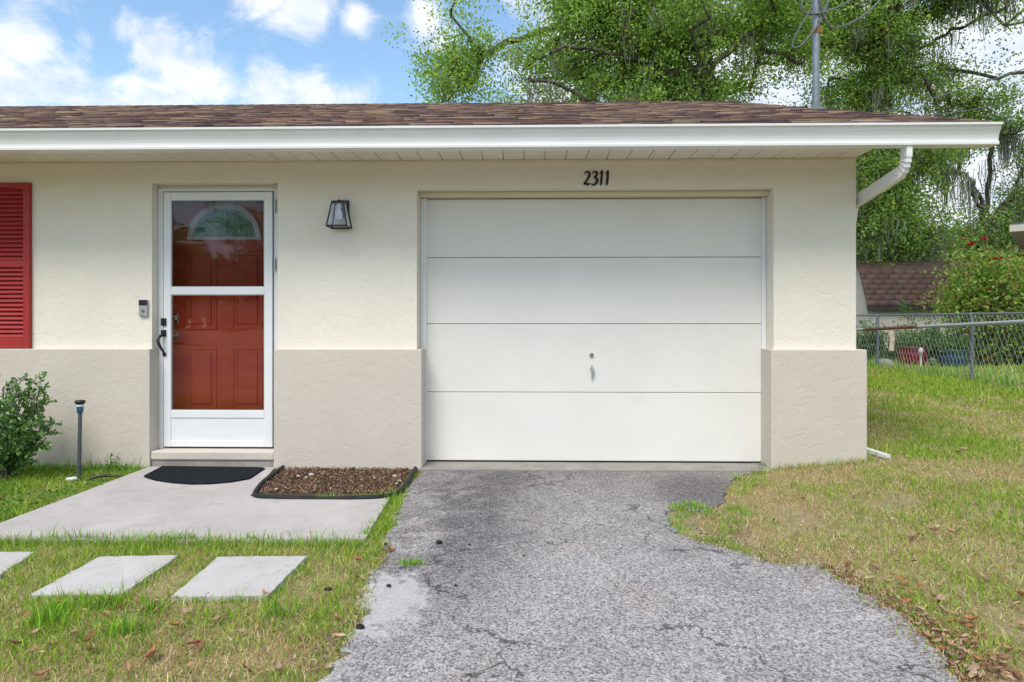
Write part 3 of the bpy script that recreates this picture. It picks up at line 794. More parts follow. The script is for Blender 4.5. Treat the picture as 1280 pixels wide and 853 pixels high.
# service mast
mt = dp(1020, 60, 7.3); mx, my = mt.x, mt.y
rz0 = EZ+PITCH*(my-EY)
ms = bpy.data.objects.new('service_mast', None); COL.objects.link(ms); ms.parent = house; ms['label'] = 'grey conduit mast rising through the roof'
mtop = dp(1020, -8, 7.3).z
b = MB(); b.tube([(mx, my, rz0-.3), (mx, my, mtop)], .037, 20); b.build('conduit', M['galv'], ms)
b = MB(); b.lathe((mx, my, rz0-.03), [(.12,0),(.10,.03),(.055,.06),(.045,.10),(.041,.11)], 20); b.build('flashing', M['cable'], ms)
b = MB(); b.tube([(mx, my, mtop-.01), (mx, my-.01, mtop+.05), (mx-.01, my-.05, mtop+.10), (mx-.02, my-.11, mtop+.08)], [.045,.055,.06,.045], 16); b.build('weatherhead', M['galv'], ms)
zcl = Z(38, my, 1020)
b = MB(); b.lathe((mx, my, zcl-.04), [(.040,0),(.043,.005),(.043,.05),(.040,.055)], 20); b.box(mx+.02, mx+.055, my-.03, my+.01, zcl-.04, zcl+.03, .006)
b.build('clamp', simple('rusty_clamp', (.28,.13,.06), .8, .3, 30), ms)
# drip loops + service cables
def mp_(px_, py_, off=0): 
    d = ray(px_, py_); t = 7.3+off; return (d[0]*t, -D+d[1]*t, EYE+d[2]*t)
def cat(pts, n=6):
    P = []
    pts = [Vector(p) for p in pts]
    for i in range(len(pts)-1):
        p0 = pts[max(i-1,0)]; p1 = pts[i]; p2 = pts[i+1]; p3 = pts[min(i+2,len(pts)-1)]
        for s_ in range(n):
            t = s_/n; P.append(.5*((2*p1)+(-p0+p2)*t+(2*p0-5*p1+4*p2-p3)*t*t+(-p0+3*p1-3*p2+p3)*t**3))
    P.append(pts[-1]); return P
b = MB()
b.tube(cat([mp_(1018,-8,-.11), mp_(1006,-4,-.1), mp_(1002,12,-.08), mp_(1012,18,-.06), mp_(1036,14,0), mp_(1060,2,.3), mp_(1075,-8,.5)]), .010, 8)
b.tube(cat([mp_(1019,-6,-.11), mp_(1012,14,-.1), mp_(998,38,-.08), mp_(990,58,-.06), mp_(1000,58,-.06), mp_(1013,44,-.06), mp_(1022,32,-.05), mp_(1031,16,0), mp_(1036,-6,.1)]), .009, 8)
b.tube(cat([mp_(1023,-8,-.05), mp_(1027,10,-.05), mp_(1034,30,-.03), mp_(1044,35,.05), mp_(1065,28,.2), mp_(1084,16,.4), mp_(1100,0,.7)]), .010, 8)
b.tube(cat([mp_(1023,28,-.04), mp_(1030,14,0), mp_(1040,-10,.1)]), .012, 8)
b.build('service_cable', M['cable'], ms)
# power lines crossing behind
def wire(a, c, sag, rad, label):
    a = Vector(a); c = Vector(c); P = []
    for k in range(25):
        t = k/24; p = a.lerp(c, t); p.z -= sag*4*t*(1-t); P.append(p)
    b = MB(); b.tube(P, rad, 6); o = b.build('power_line', M['cable'], None); tag(o, label, 'cable', 'overhead cables beside the roof')
wire(dp(1085,146,10), dp(1450,20,16), .12, .011, 'upper thin black overhead cable rising to the right in front of the oaks')
wire(dp(1100,150,11), dp(1450,60,18), .35, .010, 'lower thin grey overhead cable sloping gently in front of the oaks')

# ------------------------------------------------------------------ doormat
def mpt(x, y): return gp(x, y, .012)
mpoly = [mpt(203,582.5), mpt(327,584), mpt(331,585)]
mpoly += [mpt(*p) for p in ((312,597.5),(290,601.5),(265,603.8),(240,604.2),(215,602.5),(195,599.5),(183,596),(180,594.5))]
mpoly = mpoly[::-1]
o = sheet('doormat', dense(mpoly, .03), lambda x, y: .012, .0115, M['mat'])
tag(o, 'black rubber doormat with a curved front edge on the concrete before the door', 'doormat')
# raised braid pattern
# ------------------------------------------------------------------ mulch bed
bed = [gp(342,588,-.01), gp(318,617,-.01), gp(420,619,-.01), gp(492,618,-.01), gp(506,606,-.01), gp(516,586,-.01)]
bed = [(bed[0][0], -.05)]+bed[1:-1]+[(bed[-1][0], -.05)]
MB().prism(bed, -.12, -.012).build('mulch_bed', simple('dark_mulch_soil', (.09,.06,.042), .95, .4, 30, .8, 60))
tag(bpy.data.objects['mulch_bed'], kind='structure')
def chips(name, poly, n, zf, smin, smax, cols, label, kind='stuff', cat=None, flat=.5):
    p = np.array(poly); lo, hi = p.min(0), p.max(0); xs = []; ys_ = []
    while len(xs) < n:
        x = rng.uniform(lo[0], hi[0], n*2); y = rng.uniform(lo[1], hi[1], n*2); k = inside(p, x, y); xs += list(x[k]); ys_ += list(y[k])
    x = np.array(xs[:n]); y = np.array(ys_[:n]); z = np.array([zf(a, c) for a, c in zip(x, y)])+rng.uniform(.0, .018, n)
    a = rng.uniform(0, 2*np.pi, n); l = rng.uniform(smin, smax, n); w = l*rng.uniform(.15, .4, n); t = rng.normal(0, flat, n)
    ux = np.stack([np.cos(a)*np.cos(t), np.sin(a)*np.cos(t), np.sin(t)], -1); vx = np.stack([-np.sin(a), np.cos(a), rng.normal(0, .4, n)], -1)
    c = np.stack([x, y, z], -1)
    P = np.stack([c-ux*l[:,None]/2, c+vx*w[:,None]/2+[0,0,.004], c+ux*l[:,None]/2, c-vx*w[:,None]/2], 1).reshape(-1, 3)
    F_ = np.arange(n*4).reshape(n, 4)
    cc = np.array(cols)[rng.integers(0, len(cols), n)]*rng.uniform(.7, 1.3, (n,1))
    o = bigmesh(name, P, F_, M['chips'], None, np.repeat(cc, 4, 0)); tag(o, label, cat, None, kind); return o
bc_ = [(.20,.11,.06),(.13,.07,.045),(.28,.17,.10),(.09,.05,.035),(.33,.23,.15),(.17,.12,.09)]
inner_bed = [(Vector(q)*.96+Vector((sum(a[0] for a in bed)/len(bed), sum(a[1] for a in bed)/len(bed)))*.04)[:] for q in bed]
chips('mulch', inner_bed, 7500, lambda a, c: -.010, .008, .034, bc_, 'brown shredded mulch filling the small bed between door and garage', 'stuff')
# edging tube
b = MB(); ep = [gp(345,585,.02), gp(330,600,.02), gp(319,612,.02), gp(321,618,.02), gp(345,619.5,.02), gp(400,620,.02), gp(455,620,.02), gp(483,618,.02), gp(498,612,.02), gp(508,603,.02), gp(514,593,.02), gp(519,585,.02)]
ep = [(ep[0][0]+.02, -.075)]+ep[1:-1]+[(ep[-1][0]-.01, -.075)]
b.tube(cat([(x, y, .006+.006*math.sin(i*2.2)) for i, (x, y) in enumerate(ep)], 5), .0155, 10)
o = b.build('bed_edging', M['edging']); tag(o, 'black rounded plastic edging curving round the mulch bed', 'garden edging')
# white pebbles in bed
for k, (x, y, s) in enumerate([(389,594,.022),(383,597,.013),(373,596,.016),(493,596,.02),(500,602,.014),(496,605,.012),(345,612,.014),(468,598,.012)]):
    q = gp(x, y, 0); me = MB(); 
    n = 7; vs = []; rows = [(.0,-.3),(.7,-.2),(1,.1),(.75,.5),(.2,.7)]
    me.lathe((q[0], q[1], .0), [(s*(r+.02)*random.uniform(.85,1.1), s*h) for r, h in rows], 9)
    o = me.build('pebble', M['stone']); o.data.name = 'pebble'
    tag(o, 'small white pebble on the brown mulch between door and garage', 'pebble', 'white pebbles in the mulch bed')

# ------------------------------------------------------------------ garden stake light
sp = at(99.5, 590, -.42); gx_, gy_ = sp.x, -.42; z0_ = gz(gx_, gy_)
lg = empty('solar_stake_light', (gx_, gy_, z0_), 'thin dark garden stake light with a blue lens, standing in grass by the wall', 'garden light')
ztop = Z(501, -.42, 100)
b = MB(); b.tube([(gx_-.006, gy_, z0_-.05), (gx_+.004, gy_, ztop-.09)], .0135, 12); b.build('stake', M['stake'], lg)
b = MB(); b.lathe((gx_+.004, gy_, ztop-.095), [(.012,0),(.021,.006),(.023,.03),(.024,.05)], 18); b.build('lens', M['blue_lens'], lg)
b = MB(); b.lathe((gx_+.004, gy_, ztop-.045), [(.022,0),(.025,.003),(.025,.016),(.022,.018)], 18); b.build('collar', M['white_plastic'], lg)
b = MB(); b.lathe((gx_+.004, gy_, ztop-.028), [(.024,0),(.035,.012),(.036,.024),(.030,.031),(.004,.033)], 20); b.build('cap', M['black'], lg)
# small white fitting and dark tubing at the base of the stake
b = MB(); q = at(88, 597, -.5); b.tube([(q.x-.03, -.5, z0_+.03), (q.x+.03, -.49, z0_+.035)], [.013,.016], 10); b.tube([(q.x+.03, -.49, z0_+.035),(q.x+.045, -.49, z0_+.036)], .010, 10)
o = b.build('hose_fitting', M['white_plastic']); tag(o, 'short white plastic fitting lying in the grass at the foot of the stake light', 'hose fitting')
b = MB(); b.tube(cat([(q.x+.12, -.47, z0_+.03), (q.x+.2, -.44, z0_+.045), (q.x+.30, -.40, z0_+.03), (q.x+.38, -.37, z0_+.01)]), .011, 8)
o = b.build('drip_hose', M['black']); tag(o, 'short black drip hose in the grass right of the stake light', 'hose')

# ------------------------------------------------------------------ chunks of asphalt, downspout end
for (x, y, s) in [(549,679,.022),(587,681,.008),(570,732,.008),(655,695,.008),(481,681,.014),(410,738,.02),(486,733,.014),(450,785,.02)]:
    q = gp(x, y, DZ+.004); b = MB(); b.lathe((q[0], q[1], DZ), [(s*.6,0),(s,.3*s),(s*.8,.7*s),(s*.3,.9*s)], 7)
    for i in range(len(b.v)):
        v = b.v[i]; b.v[i] = (q[0]+(v[0]-q[0])*1.0+random.uniform(-.25,.25)*s, q[1]+(v[1]-q[1])*.55+random.uniform(-.2,.2)*s, DZ+(v[2]-DZ)*.7+random.uniform(-.1,.1)*s+.003)
    o = b.build('asphalt_chunk', M['edging']); tag(o, 'small black crumb of asphalt lying loose on or beside the driveway', 'asphalt chunk', 'loose asphalt chunks')
q0 = at(1087, 555, .18); q1 = at(1122, 566, -.12)
b = MB(); a = Vector((WR+.12, .30, gz(2.8,.3)+.05)); c = Vector((q1.x-.02, -.02, gz(q1.x, -.02)+.018)); d = (c-a).normalized(); s_ = d.cross(Vector((0,0,1))).normalized(); u_ = s_.cross(d)
vs = [a+s_*i*.025+u_*j*.016 for i, j in ((-1,-1),(1,-1),(1,1),(-1,1))]+[c+s_*i*.025+u_*j*.014 for i, j in ((-1,-1),(1,-1),(1,1),(-1,1))]
b.add(vs, [(0,3,2,1),(4,5,6,7),(0,1,5,4),(1,2,6,5),(2,3,7,6),(3,0,4,7)])
o = b.build('drain_extension', M['white_plastic']); tag(o, 'white flat drain extension lying in the grass at the right corner of the house', 'drain pipe')

# ------------------------------------------------------------------ plants helpers
def leaf_quads(c, size, cols, droop=.2, aspect=.5, dirs=None, curl=0.12):
    n = len(c)
    if dirs is None:
        dirs = rng.normal(size=(n, 3)); dirs[:, 2] -= droop
    dirs = dirs/np.linalg.norm(dirs, axis=1)[:, None]
    r = rng.normal(size=(n, 3)); s = np.cross(dirs, r); s /= np.linalg.norm(s, axis=1)[:, None]+1e-9
    nn = np.cross(dirs, s); L_ = size[:, None]
    P = np.stack([c, c+dirs*L_*.5+s*L_*aspect*.5+nn*L_*curl*.5, c+dirs*L_, c+dirs*L_*.5-s*L_*aspect*.5+nn*L_*curl*.5], 1).reshape(-1, 3)
    return P, np.arange(n*4).reshape(n, 4), np.repeat(cols, 4, 0)
def noise3(p, seed=0):
    r = np.random.default_rng(seed); s = np.zeros(len(p))
    for k in range(7):
        w = r.normal(size=3)*(.35*1.45**k); s += np.sin(p@w+r.uniform(0, 6.28))/(1+.25*k)
    return s/3
GREENS = np.array([(.19,.33,.07),(.24,.39,.08),(.14,.25,.06),(.31,.44,.11),(.19,.29,.10)])
CLEAR = [(905,70,26),(868,92,20),(738,42,15),(968,100,24),(762,82,16),(714,112,13),(1090,66,20),(1165,72,20),(1000,108,22),(640,70,10),(1200,222,36),(1255,215,20),(1150,255,10),(830,60,10),(1225,60,10),(960,40,10)]
def proj(p):
    r_ = p[0]*CS+(p[1]+D)*SN; f_ = -p[0]*SN+(p[1]+D)*CS
    return 640+FP*r_/f_, 400-FP*(p[2]-EYE)/f_
def oak(name, label, base, fork, limbs, lobes, ncl, nleaf, lsize, seed, group, clr=.55, trunk_r=.42, greens=GREENS, moss=0, hole=-.15, val=1.0, moss_zmin=0, mosslen=1.0, kindcat='tree'):
    r = np.random.default_rng(seed); random.seed(seed)
    root = empty(name, base, label, kindcat, group)
    base = Vector(base); fork = Vector(fork)
    nodes = [base, base.lerp(fork, .35)+Vector((r.normal()*.12, r.normal()*.12, 0)), base.lerp(fork, .7)+Vector((r.normal()*.15, r.normal()*.15, 0)), fork]
    par = [-1, 0, 1, 2]; fixed = {}
    for lm in limbs:
        pts = cat([Vector(p) for p in lm], 4)
        # attach start to nearest node
        d = [(pts[0]-q).length for q in nodes]; pi = int(np.argmin(d))
        for p in pts[(1 if d[pi] < .3 else 0):]:
            p = Vector(p)+Vector((r.normal(), r.normal(), r.normal()))*.05
            nodes.append(p); par.append(pi); pi = len(nodes)-1
    nl = len(nodes)
    # clusters
    cl = []
    wts = np.array([l[3]**2.2 for l in lobes]); wts /= wts.sum()
    tries = 0
    while len(cl) < ncl and tries < ncl*40:
        tries += 1
        l = lobes[r.choice(len(lobes), p=wts)]
        v = r.normal(size=3); v /= np.linalg.norm(v); rad = l[3]*(r.random()**.42)
        sq = l[4] if len(l) > 4 else 1
        p = np.array(l[:3])+v*rad*np.array([1, 1, sq])
        if noise3(p[None], seed+5)[0] < hole: continue
        if p[1] > 5:
            u_, v_ = proj(p)
            if any((u_-a)**2+((v_-b_)*1.15)**2 < (c_*1.15)**2 for a, b_, c_ in CLEAR): continue
        cl.append(p)
    cl = np.array(cl); f = np.array(fork)
    order = np.argsort(np.linalg.norm(cl-f, axis=1)); ends = []
    for i in order:
        c = Vector(cl[i]); A = np.array([q[:] for q in nodes[2:]]); dd_ = np.linalg.norm(A-cl[i], axis=1)
        # prefer nodes nearer to the fork than the cluster
        pen = np.linalg.norm(A-f, axis=1) > np.linalg.norm(cl[i]-f)+.1
        j = int(np.argmin(dd_+pen*3))+2
        p0 = nodes[j]; Ld = (c-p0).length; k = max(1, int(Ld/.7)); pi = j
        for s in range(1, k+1):
            t = s/k; q = p0.lerp(c, t); q.z += -.10*Ld*math.sin(math.pi*t)*.5
            q += Vector((r.normal(), r.normal(), r.normal()))*.10*(Ld**.5)*(1 if s < k else 0)
            nodes.append(q); par.append(pi); pi = len(nodes)-1
        ends.append(pi)
    cnt = np.zeros(len(nodes))
    for e in ends:
        q = e
        while q != -1: cnt[q] += 1; q = par[q]
    cnt = np.maximum(cnt, 1); rad = np.minimum(.015*cnt**.52+.004, trunk_r)
    rad = rad*(trunk_r/rad[3] if rad[3] > 0 else 1)**np.clip(np.log(cnt)/np.log(max(cnt[3], 2)), 0, 1)
    for i in range(4, nl): rad[i] = max(rad[i], .055)
    rad[0] = trunk_r*1.35; rad[1] = trunk_r*1.1; rad[2] = trunk_r*1.03
    b = MB()
    chain_done = set()
    for i in range(1, len(nodes)):
        a = nodes[par[i]]; c = nodes[i]; ra = min(rad[par[i]], rad[i]*1.6+.01); n = 10 if rad[i] > .12 else (6 if rad[i] > .04 else 4)
        b.tube([a, c], [ra, rad[i]], n, cap=False)
    b.build('trunk', M['bark'], root)
    # leaves
    per = np.maximum(8, r.normal(nleaf, nleaf*.35, len(cl))).astype(int)
    idx_ = np.repeat(np.arange(len(cl)), per); n = len(idx_)
    off = r.normal(size=(n, 3))*np.array([clr, clr, clr*.62]); sub = r.normal(size=(len(cl)*5, 3))*clr*.9; 
    k5 = idx_*5+r.integers(0, 5, n)
    c = cl[idx_]+sub[k5]*np.array([1,1,.6])+off*.5
    tone = greens[r.integers(0, len(greens), n)]*val
    ctone = r.uniform(.72, 1.35, len(cl))[idx_][:, None]; tone = tone*ctone*r.uniform(.8, 1.2, (n, 1))
    yl = (r.random(n) < .06)[:, None]; tone = np.where(yl, tone*np.array([1.9, 1.35, .9]), tone)
    P, F_, C_ = leaf_quads(c, r.uniform(.7, 1.3, n)*lsize, tone, .3, .55)
    bigmesh('crown', P, F_, M['leaf'], root, C_)
    if moss:
        cand = [i for i in range(4, len(nodes)) if nodes[i].z > moss_zmin and rad[i] < .3]
        pick = r.choice(len(cand), min(moss, len(cand)), replace=False); VV = []; CC = []
        for k in pick:
            o_ = np.array(nodes[cand[k]][:]); ln = r.uniform(.35, 1.35)*mosslen; m = int(r.uniform(14, 34)); sp_ = .10+.10*r.random()
            x0 = o_+r.normal(size=(m, 3))*np.array([sp_, sp_, .05]); ll = ln*r.uniform(.35, 1.0, m); w = r.uniform(.008, .022, m)
            a = r.uniform(0, 6.28, m); wx = np.stack([np.cos(a), np.sin(a), np.zeros(m)], -1)*w[:, None]; sway = r.normal(size=(m, 3))*.06; sway[:, 2] = 0
            mid = x0+sway; mid[:, 2] -= ll*.5; end = x0+sway*.3+(o_-x0)*.5; end[:, 2] = x0[:, 2]-ll
            VV.append(np.stack([x0-wx*.6, x0+wx*.6, mid+wx, mid-wx], 1).reshape(-1, 3)); VV.append(np.stack([mid-wx, mid+wx, end+wx*.2, end-wx*.2], 1).reshape(-1, 3))
            cc = np.array((.27, .28, .23))*r.uniform(.7, 1.4); CC.append(np.tile(cc, (m*8, 1)))
        VV = np.concatenate(VV); CC = np.concatenate(CC)
        o = bigmesh('spanish_moss', VV, np.arange(len(VV)).reshape(-1, 4), M['moss'], root, CC)
        o['kind'] = 'stuff'
    return root
def lobe(px_, py_, t, rpx, sq=1.0):
    p = dp(px_, py_, t); return (p.x, p.y, p.z, rpx*t/FP, sq)
def L3(t, *pp): return [dp(x, y, t+(q[0] if q else 0)) for x, y, *q in pp]
GT = 'live oaks behind the house'
fk = dp(866, 112, 21)
oak('oak_tree', 'large leafy oak rising behind the garage roof, its forked trunk left of the mast', (fk.x-.3, fk.y, .15), fk,
    [L3(21, (866,112),(880,70),(872,20),(862,-40)), L3(21, (866,112),(905,72),(945,38),(1000,-5,1)), L3(21, (866,112),(835,88,-.5),(790,72,-1),(735,60,-1.5),(690,66,-2)),
     L3(21, (866,112),(800,140,-1),(742,128,-1),(705,108,-1),(660,98,-1)), L3(21, (872,100),(820,40,1),(760,10,1),(690,35,1),(620,62,1),(575,92,1)), L3(21,(872,60),(830,10),(800,-30))],
    [lobe(860,0,21,115), lobe(960,30,21,80), lobe(780,30,21,90), lobe(690,10,21,85), lobe(615,25,21,58), lobe(570,75,21,36), lobe(625,110,21,55), lobe(545,118,21,24), lobe(700,100,21,60), lobe(800,105,21,60), lobe(900,115,21,55), lobe(860,70,23,80), lobe(740,-70,21,70), lobe(900,-90,21,80), lobe(600,-30,21,55)],
    640, 235, .100, 11, GT, clr=.52, trunk_r=.36, moss=90, hole=.02, moss_zmin=7)
fk = dp(1096, 78, 23)
oak('oak_tree', 'spreading oak right of the roof mast, hung with grey moss', (fk.x+.2, fk.y, .15), fk,
    [L3(23, (1096,78),(1094,40),(1100,0),(1110,-50)), L3(23, (1096,78),(1060,68),(1020,60),(985,72),(950,82)), L3(23, (1096,78),(1130,72),(1165,52),(1200,35),(1260,10)), L3(23, (1096,100),(1130,105),(1160,80),(1230,95),(1290,90)),
     L3(23, (1096,100),(1075,110),(1070,130),(1060,150))],
    [lobe(1090,20,23,75), lobe(1180,10,23,85), lobe(1270,20,23,95), lobe(1240,90,23,65), lobe(1150,110,23,45), lobe(1020,40,23,48), lobe(1070,110,23,36), lobe(1310,110,23,60), lobe(1240,50,23,100), lobe(1275,120,23,60), lobe(1330,0,23,90), lobe(1150,-70,23,110), lobe(1010,-60,23,80), lobe(1030,115,23,22)],
    580, 225, .100, 23, GT, clr=.52, trunk_r=.34, moss=230, hole=.04, moss_zmin=5, mosslen=1.1, greens=GREENS*.95)
fk = dp(1108, 250, 19)
oak('oak_tree', 'dark dense oak beside the house corner, seen under the gutter', (fk.x, fk.y, .15), fk,
    [L3(19, (1108,250),(1100,205),(1092,160)), L3(19, (1108,250),(1135,225),(1160,205),(1190,212),(1215,240),(1228,262))],
    [lobe(1095,215,19,30), lobe(1110,285,19,36), lobe(1082,180,19,26), lobe(1140,305,19,30), lobe(1070,270,19,30), lobe(1125,235,19,22), lobe(1060,320,19,30), lobe(1130,190,19,22), lobe(1040,230,19,45), lobe(1155,190,19,18), lobe(1165,195,19,16)],
    300, 190, .085, 31, GT, clr=.42, trunk_r=.26, moss=130, hole=-.5, greens=GREENS*.8, mosslen=1.2)
fk = dp(1232, 300, 24)
oak('oak_tree', 'moss hung oak behind the flowering bush, near the right edge', (fk.x, fk.y, .15), fk,
    [L3(24, (1232,300),(1228,260),(1210,225),(1180,212),(1150,210)), L3(24, (1232,300),(1255,255),(1290,240),(1330,230)), L3(24, (1232,300),(1195,312),(1150,305),(1120,310)), L3(24,(1232,270),(1240,200),(1238,150))],
    [lobe(1235,300,24,40), lobe(1290,270,24,45), lobe(1195,320,24,34), lobe(1265,225,24,18), lobe(1190,165,24,26), lobe(1255,160,24,30), lobe(1310,190,24,36), lobe(1160,335,24,30), lobe(1275,320,24,40), lobe(1215,195,24,13), lobe(1330,310,24,50), lobe(1160,255,24,12)],
    300, 150, .095, 41, GT, clr=.45, trunk_r=.24, moss=170, hole=-.2, greens=np.vstack([GREENS*.85, [(.10,.16,.03)]]), mosslen=1.3)
# far trees closing the view behind the yard
for k, (px_, t, hgt, sd_, lab) in enumerate([(1110,36,190,51,'distant bushy tree directly above the brown shed roof'), (1205,40,215,52,'distant bushy tree behind the flowering bush'), (1310,38,230,53,'distant bushy tree at the far right beyond the neighbour roof'), (1010,38,210,54,'distant bushy tree hidden mostly by the house corner')]):
    base = dp(px_, 400, t); base.z = .1
    fk = dp(px_, 370, t)
    oak('background_tree', lab, base, fk, [], [lobe(px_,340,t,55,.75), lobe(px_-35,360,t,40), lobe(px_+35,355,t,45), lobe(px_+5,300,t,26)], 110, 120, .17, sd_, 'trees beyond the back yard', clr=.75, trunk_r=.25, hole=-.9, greens=GREENS*.7)
# street trees across the road (behind the camera, seen as reflections)
for k, (x, y, h, sd_) in enumerate([(-14,-34,6,61),(-2,-38,7,62),(10,-33,6,63)]):
    oak('street_tree', ['oak across the street, left of three', 'oak across the street, middle of three', 'oak across the street, right of three'][k], (x, y, -.15), (x, y, 3), [],
        [(x, y, h, 3.2), (x-2.5, y, h-1, 2.4), (x+2.5, y, h-.6, 2.5)], 60, 110, .28, sd_, 'trees across the street', clr=.8, trunk_r=.28, hole=-.9)

# distant wood closing the horizon all round
r = np.random.default_rng(88); n = 60000; a = r.uniform(0, 2*np.pi, n); rad_ = r.uniform(62, 80, n)
top = 6.5+2.2*np.sin(a*9+1)+1.5*np.sin(a*23)+1.0*np.sin(a*51+2); hh = top*r.random(n)**.7
c = np.stack([np.cos(a)*rad_, np.sin(a)*rad_, hh-.3], -1)
P, F_, C_ = leaf_quads(c, r.uniform(.7, 1.5, n), GREENS[r.integers(0, 5, n)]*.6*r.uniform(.7, 1.3, (n, 1)), 0, .8)
o = bigmesh('distant_woods', P, F_, M['leaf'], None, C_); tag(o, 'far off belt of green trees on the horizon', 'woods', None, 'stuff')
# ------------------------------------------------------------------ chain link fence
def fpos(px_, t): p = dp(px_, 400, t); return Vector((p.x, p.y, 0))
pA = fpos(1215, 10.0); pB = fpos(1097, 12.7); dirf = (pB-pA).normalized(); seg = (pB-pA).length
start = pA-dirf*(seg*1.02); end = pB+dirf*2.6
FT = 1.255; FB = .262
fn = empty('chain_link_fence', (pA.x, pA.y, FB), 'galvanised chain link fence along the side of the lawn, its mesh loose at the bottom', 'fence')
Lf = (end-start).length
for k in range(3):
    p = pA+dirf*seg*(k-1 if k < 2 else 1)
for k, p in enumerate((pA-dirf*seg, pA, pB, pB+dirf*seg*.95)):
    b = MB(); b.tube([(p.x, p.y, -.1), (p.x, p.y, FT-.02)], .026, 14); b.lathe((p.x, p.y, FT-.03), [(.030,0),(.030,.02),(.020,.035),(.004,.04)], 14); b.build('post', M['galv'], fn)
b = MB(); b.tube([(start.x, start.y, FT), (end.x, end.y, FT)], .019, 12); b.build('top_rail', M['galv'], fn)
b = MB(); dm = .095; n = int(Lf/dm); H = FT-.01-FB+.02; nz = int(H/dm); nrm = Vector((dirf.y, -dirf.x, 0))
if nrm.x > 0: nrm = -nrm
for i in range(n):
    pts = []
    for k in range(nz+1):
        s = start+dirf*(dm*(i+(.5 if k % 2 else -.02)*1.0+.0)); z = FT-.012-k*H/nz
        bul = .03*math.sin(i*.31)*(k/nz)**2
        pts.append(s+nrm*(.021+.003*(1 if k % 2 else -1)+bul)+Vector((0, 0, z+ .012*math.sin(i*.7)*(k/nz))))
    for a, c in zip(pts[:-1], pts[1:]): b.tube([a, c], .0021, 3, cap=False)
    pts2 = []
    for k in range(nz+1):
        s = start+dirf*(dm*(i+(.5 if k % 2 else 1.02))); z = FT-.012-k*H/nz
        bul = .03*math.sin(i*.31)*(k/nz)**2
        pts2.append(s+nrm*(.021-.003*(1 if k % 2 else -1)+bul)+Vector((0, 0, z+ .012*math.sin(i*.7)*(k/nz))))
    for a, c in zip(pts2[:-1], pts2[1:]): b.tube([a, c], .0021, 3, cap=False)
b.build('mesh', M['wire'], fn)
# loose pipe on the near side of the mesh
def onf(px_, py_, off=.07):
    # intersect ray with fence plane offset
    d = Vector(ray(px_, py_)); o_ = Vector((0, -D, EYE)); q = pA+nrm*off; t = ((q-o_).dot(nrm))/d.dot(nrm); return o_+d*t
a = onf(1050, 413.5); c = onf(1330, 400)
b = MB(); b.tube([a, c], .028, 16); o = b.build('loose_pipe', M['rustpipe']); tag(o, 'long galvanised pipe with a rusty stretch tied along the near side of the fence', 'pipe')
# pale tag strip hanging from pipe
q = onf(1115, 413, .11); b = MB(); b.add([(q.x-.05,q.y,q.z),(q.x+.05,q.y,q.z),(q.x+.04,q.y-.02,q.z-.17),(q.x-.04,q.y-.01,q.z-.17)], [(0,1,2,3)]); 
b.add([(q.x-.04,q.y-.01,q.z-.17),(q.x+.04,q.y-.02,q.z-.17),(q.x+.02,q.y-.01,q.z-.36),(q.x-.06,q.y-.01,q.z-.36)], [(0,1,2,3)])
me = b; o = me.build('cloth_strip', simple('pale_cloth', (.55,.47,.36), .8, .3, 12)); tag(o, 'pale cloth strip hanging from the rusty pipe by the fence', 'cloth strip')
md = o.modifiers.new('t', 'SOLIDIFY'); md.thickness = .004

# ------------------------------------------------------------------ shed
SH = 17.6
s0 = dp(1084, 383, SH-.45)
shed = empty('garden_shed', (s0.x, s0.y, .15), 'small garden shed with a brown gambrel shingle roof behind the fence', 'shed')
ex0 = s0.x; ex1 = ex0+4.2; ey0 = s0.y; ez0 = s0.z
brk = dp(1076, 338, SH); top_ = dp(1076, 327, SH+.75)
yb, zb = brk.y, brk.z; yt, zt = top_.y, top_.z
b = MB()
MBv = [(ey0+.15, .0), (ey0+.15, ez0), (yb+.03, zb-.04), (yt, zt-.05), (2*yt-yb-.03, zb-.04), (2*yt-ey0-.15, ez0), (2*yt-ey0-.15, 0)]
b.add([(ex0+.08, y, z) for y, z in MBv]+[(ex1-.08, y, z) for y, z in MBv], [tuple(range(7))[::-1], tuple(range(7, 14))]+[(i, i+1, 8+i, 7+i) for i in range(6)])
b.build('wall', M['shed_wall'], shed)
V = []; F = []; C = []
pal2 = [(.080,.052,.043),(.086,.055,.045),(.076,.050,.042),(.092,.060,.049),(.080,.053,.044)]
def roofstrip(ya, za, yb_, zb_, rows_):
    a = Vector((0, ya, za)); c = Vector((0, yb_, zb_)); nrm_ = Vector((0, -(zb_-za), (yb_-ya))).normalized()
    if nrm_.z < 0: nrm_ = -nrm_
    for i in range(rows_):
        q0 = a.lerp(c, i/rows_); q1 = a.lerp(c, min(1, (i+1.15)/rows_)); x = ex0-.15*(i % 2)
        while x < ex1:
            x1 = min(x+.30, ex1); xx = max(x, ex0)
            col = tuple(u*random.uniform(.93, 1.07) for u in random.choice(pal2)); up0 = nrm_*.004; up1 = nrm_*.006
            if x1-xx > .02:
                lo0 = q0; lo1 = q1
                vs = [(xx+.003, *(lo0-up1)[1:]), (x1-.003, *(lo0-up1)[1:]), (x1-.003, *(lo1-up1)[1:]), (xx+.003, *(lo1-up1)[1:]),
                      (xx+.003, *(lo0+up0)[1:]), (x1-.003, *(lo0+up0)[1:]), (x1-.003, *(lo1+up1)[1:]), (xx+.003, *(lo1+up1)[1:])]
                box8(vs, col)
            x = x1
roofstrip(ey0, ez0, yb, zb, 7); roofstrip(yb, zb, yt, zt, 5)
roofstrip(2*yt-ey0, ez0, 2*yt-yb, zb, 7); roofstrip(2*yt-yb, zb, yt, zt, 5)
bigmesh('roof', V, F, M['shingle'], shed, np.array(C))
b = MB(); b.box(ex0, ex1, ey0-.02, ey0+.03, ez0-.09, ez0-.012, .004); b.build('fascia', M['dark'], shed)
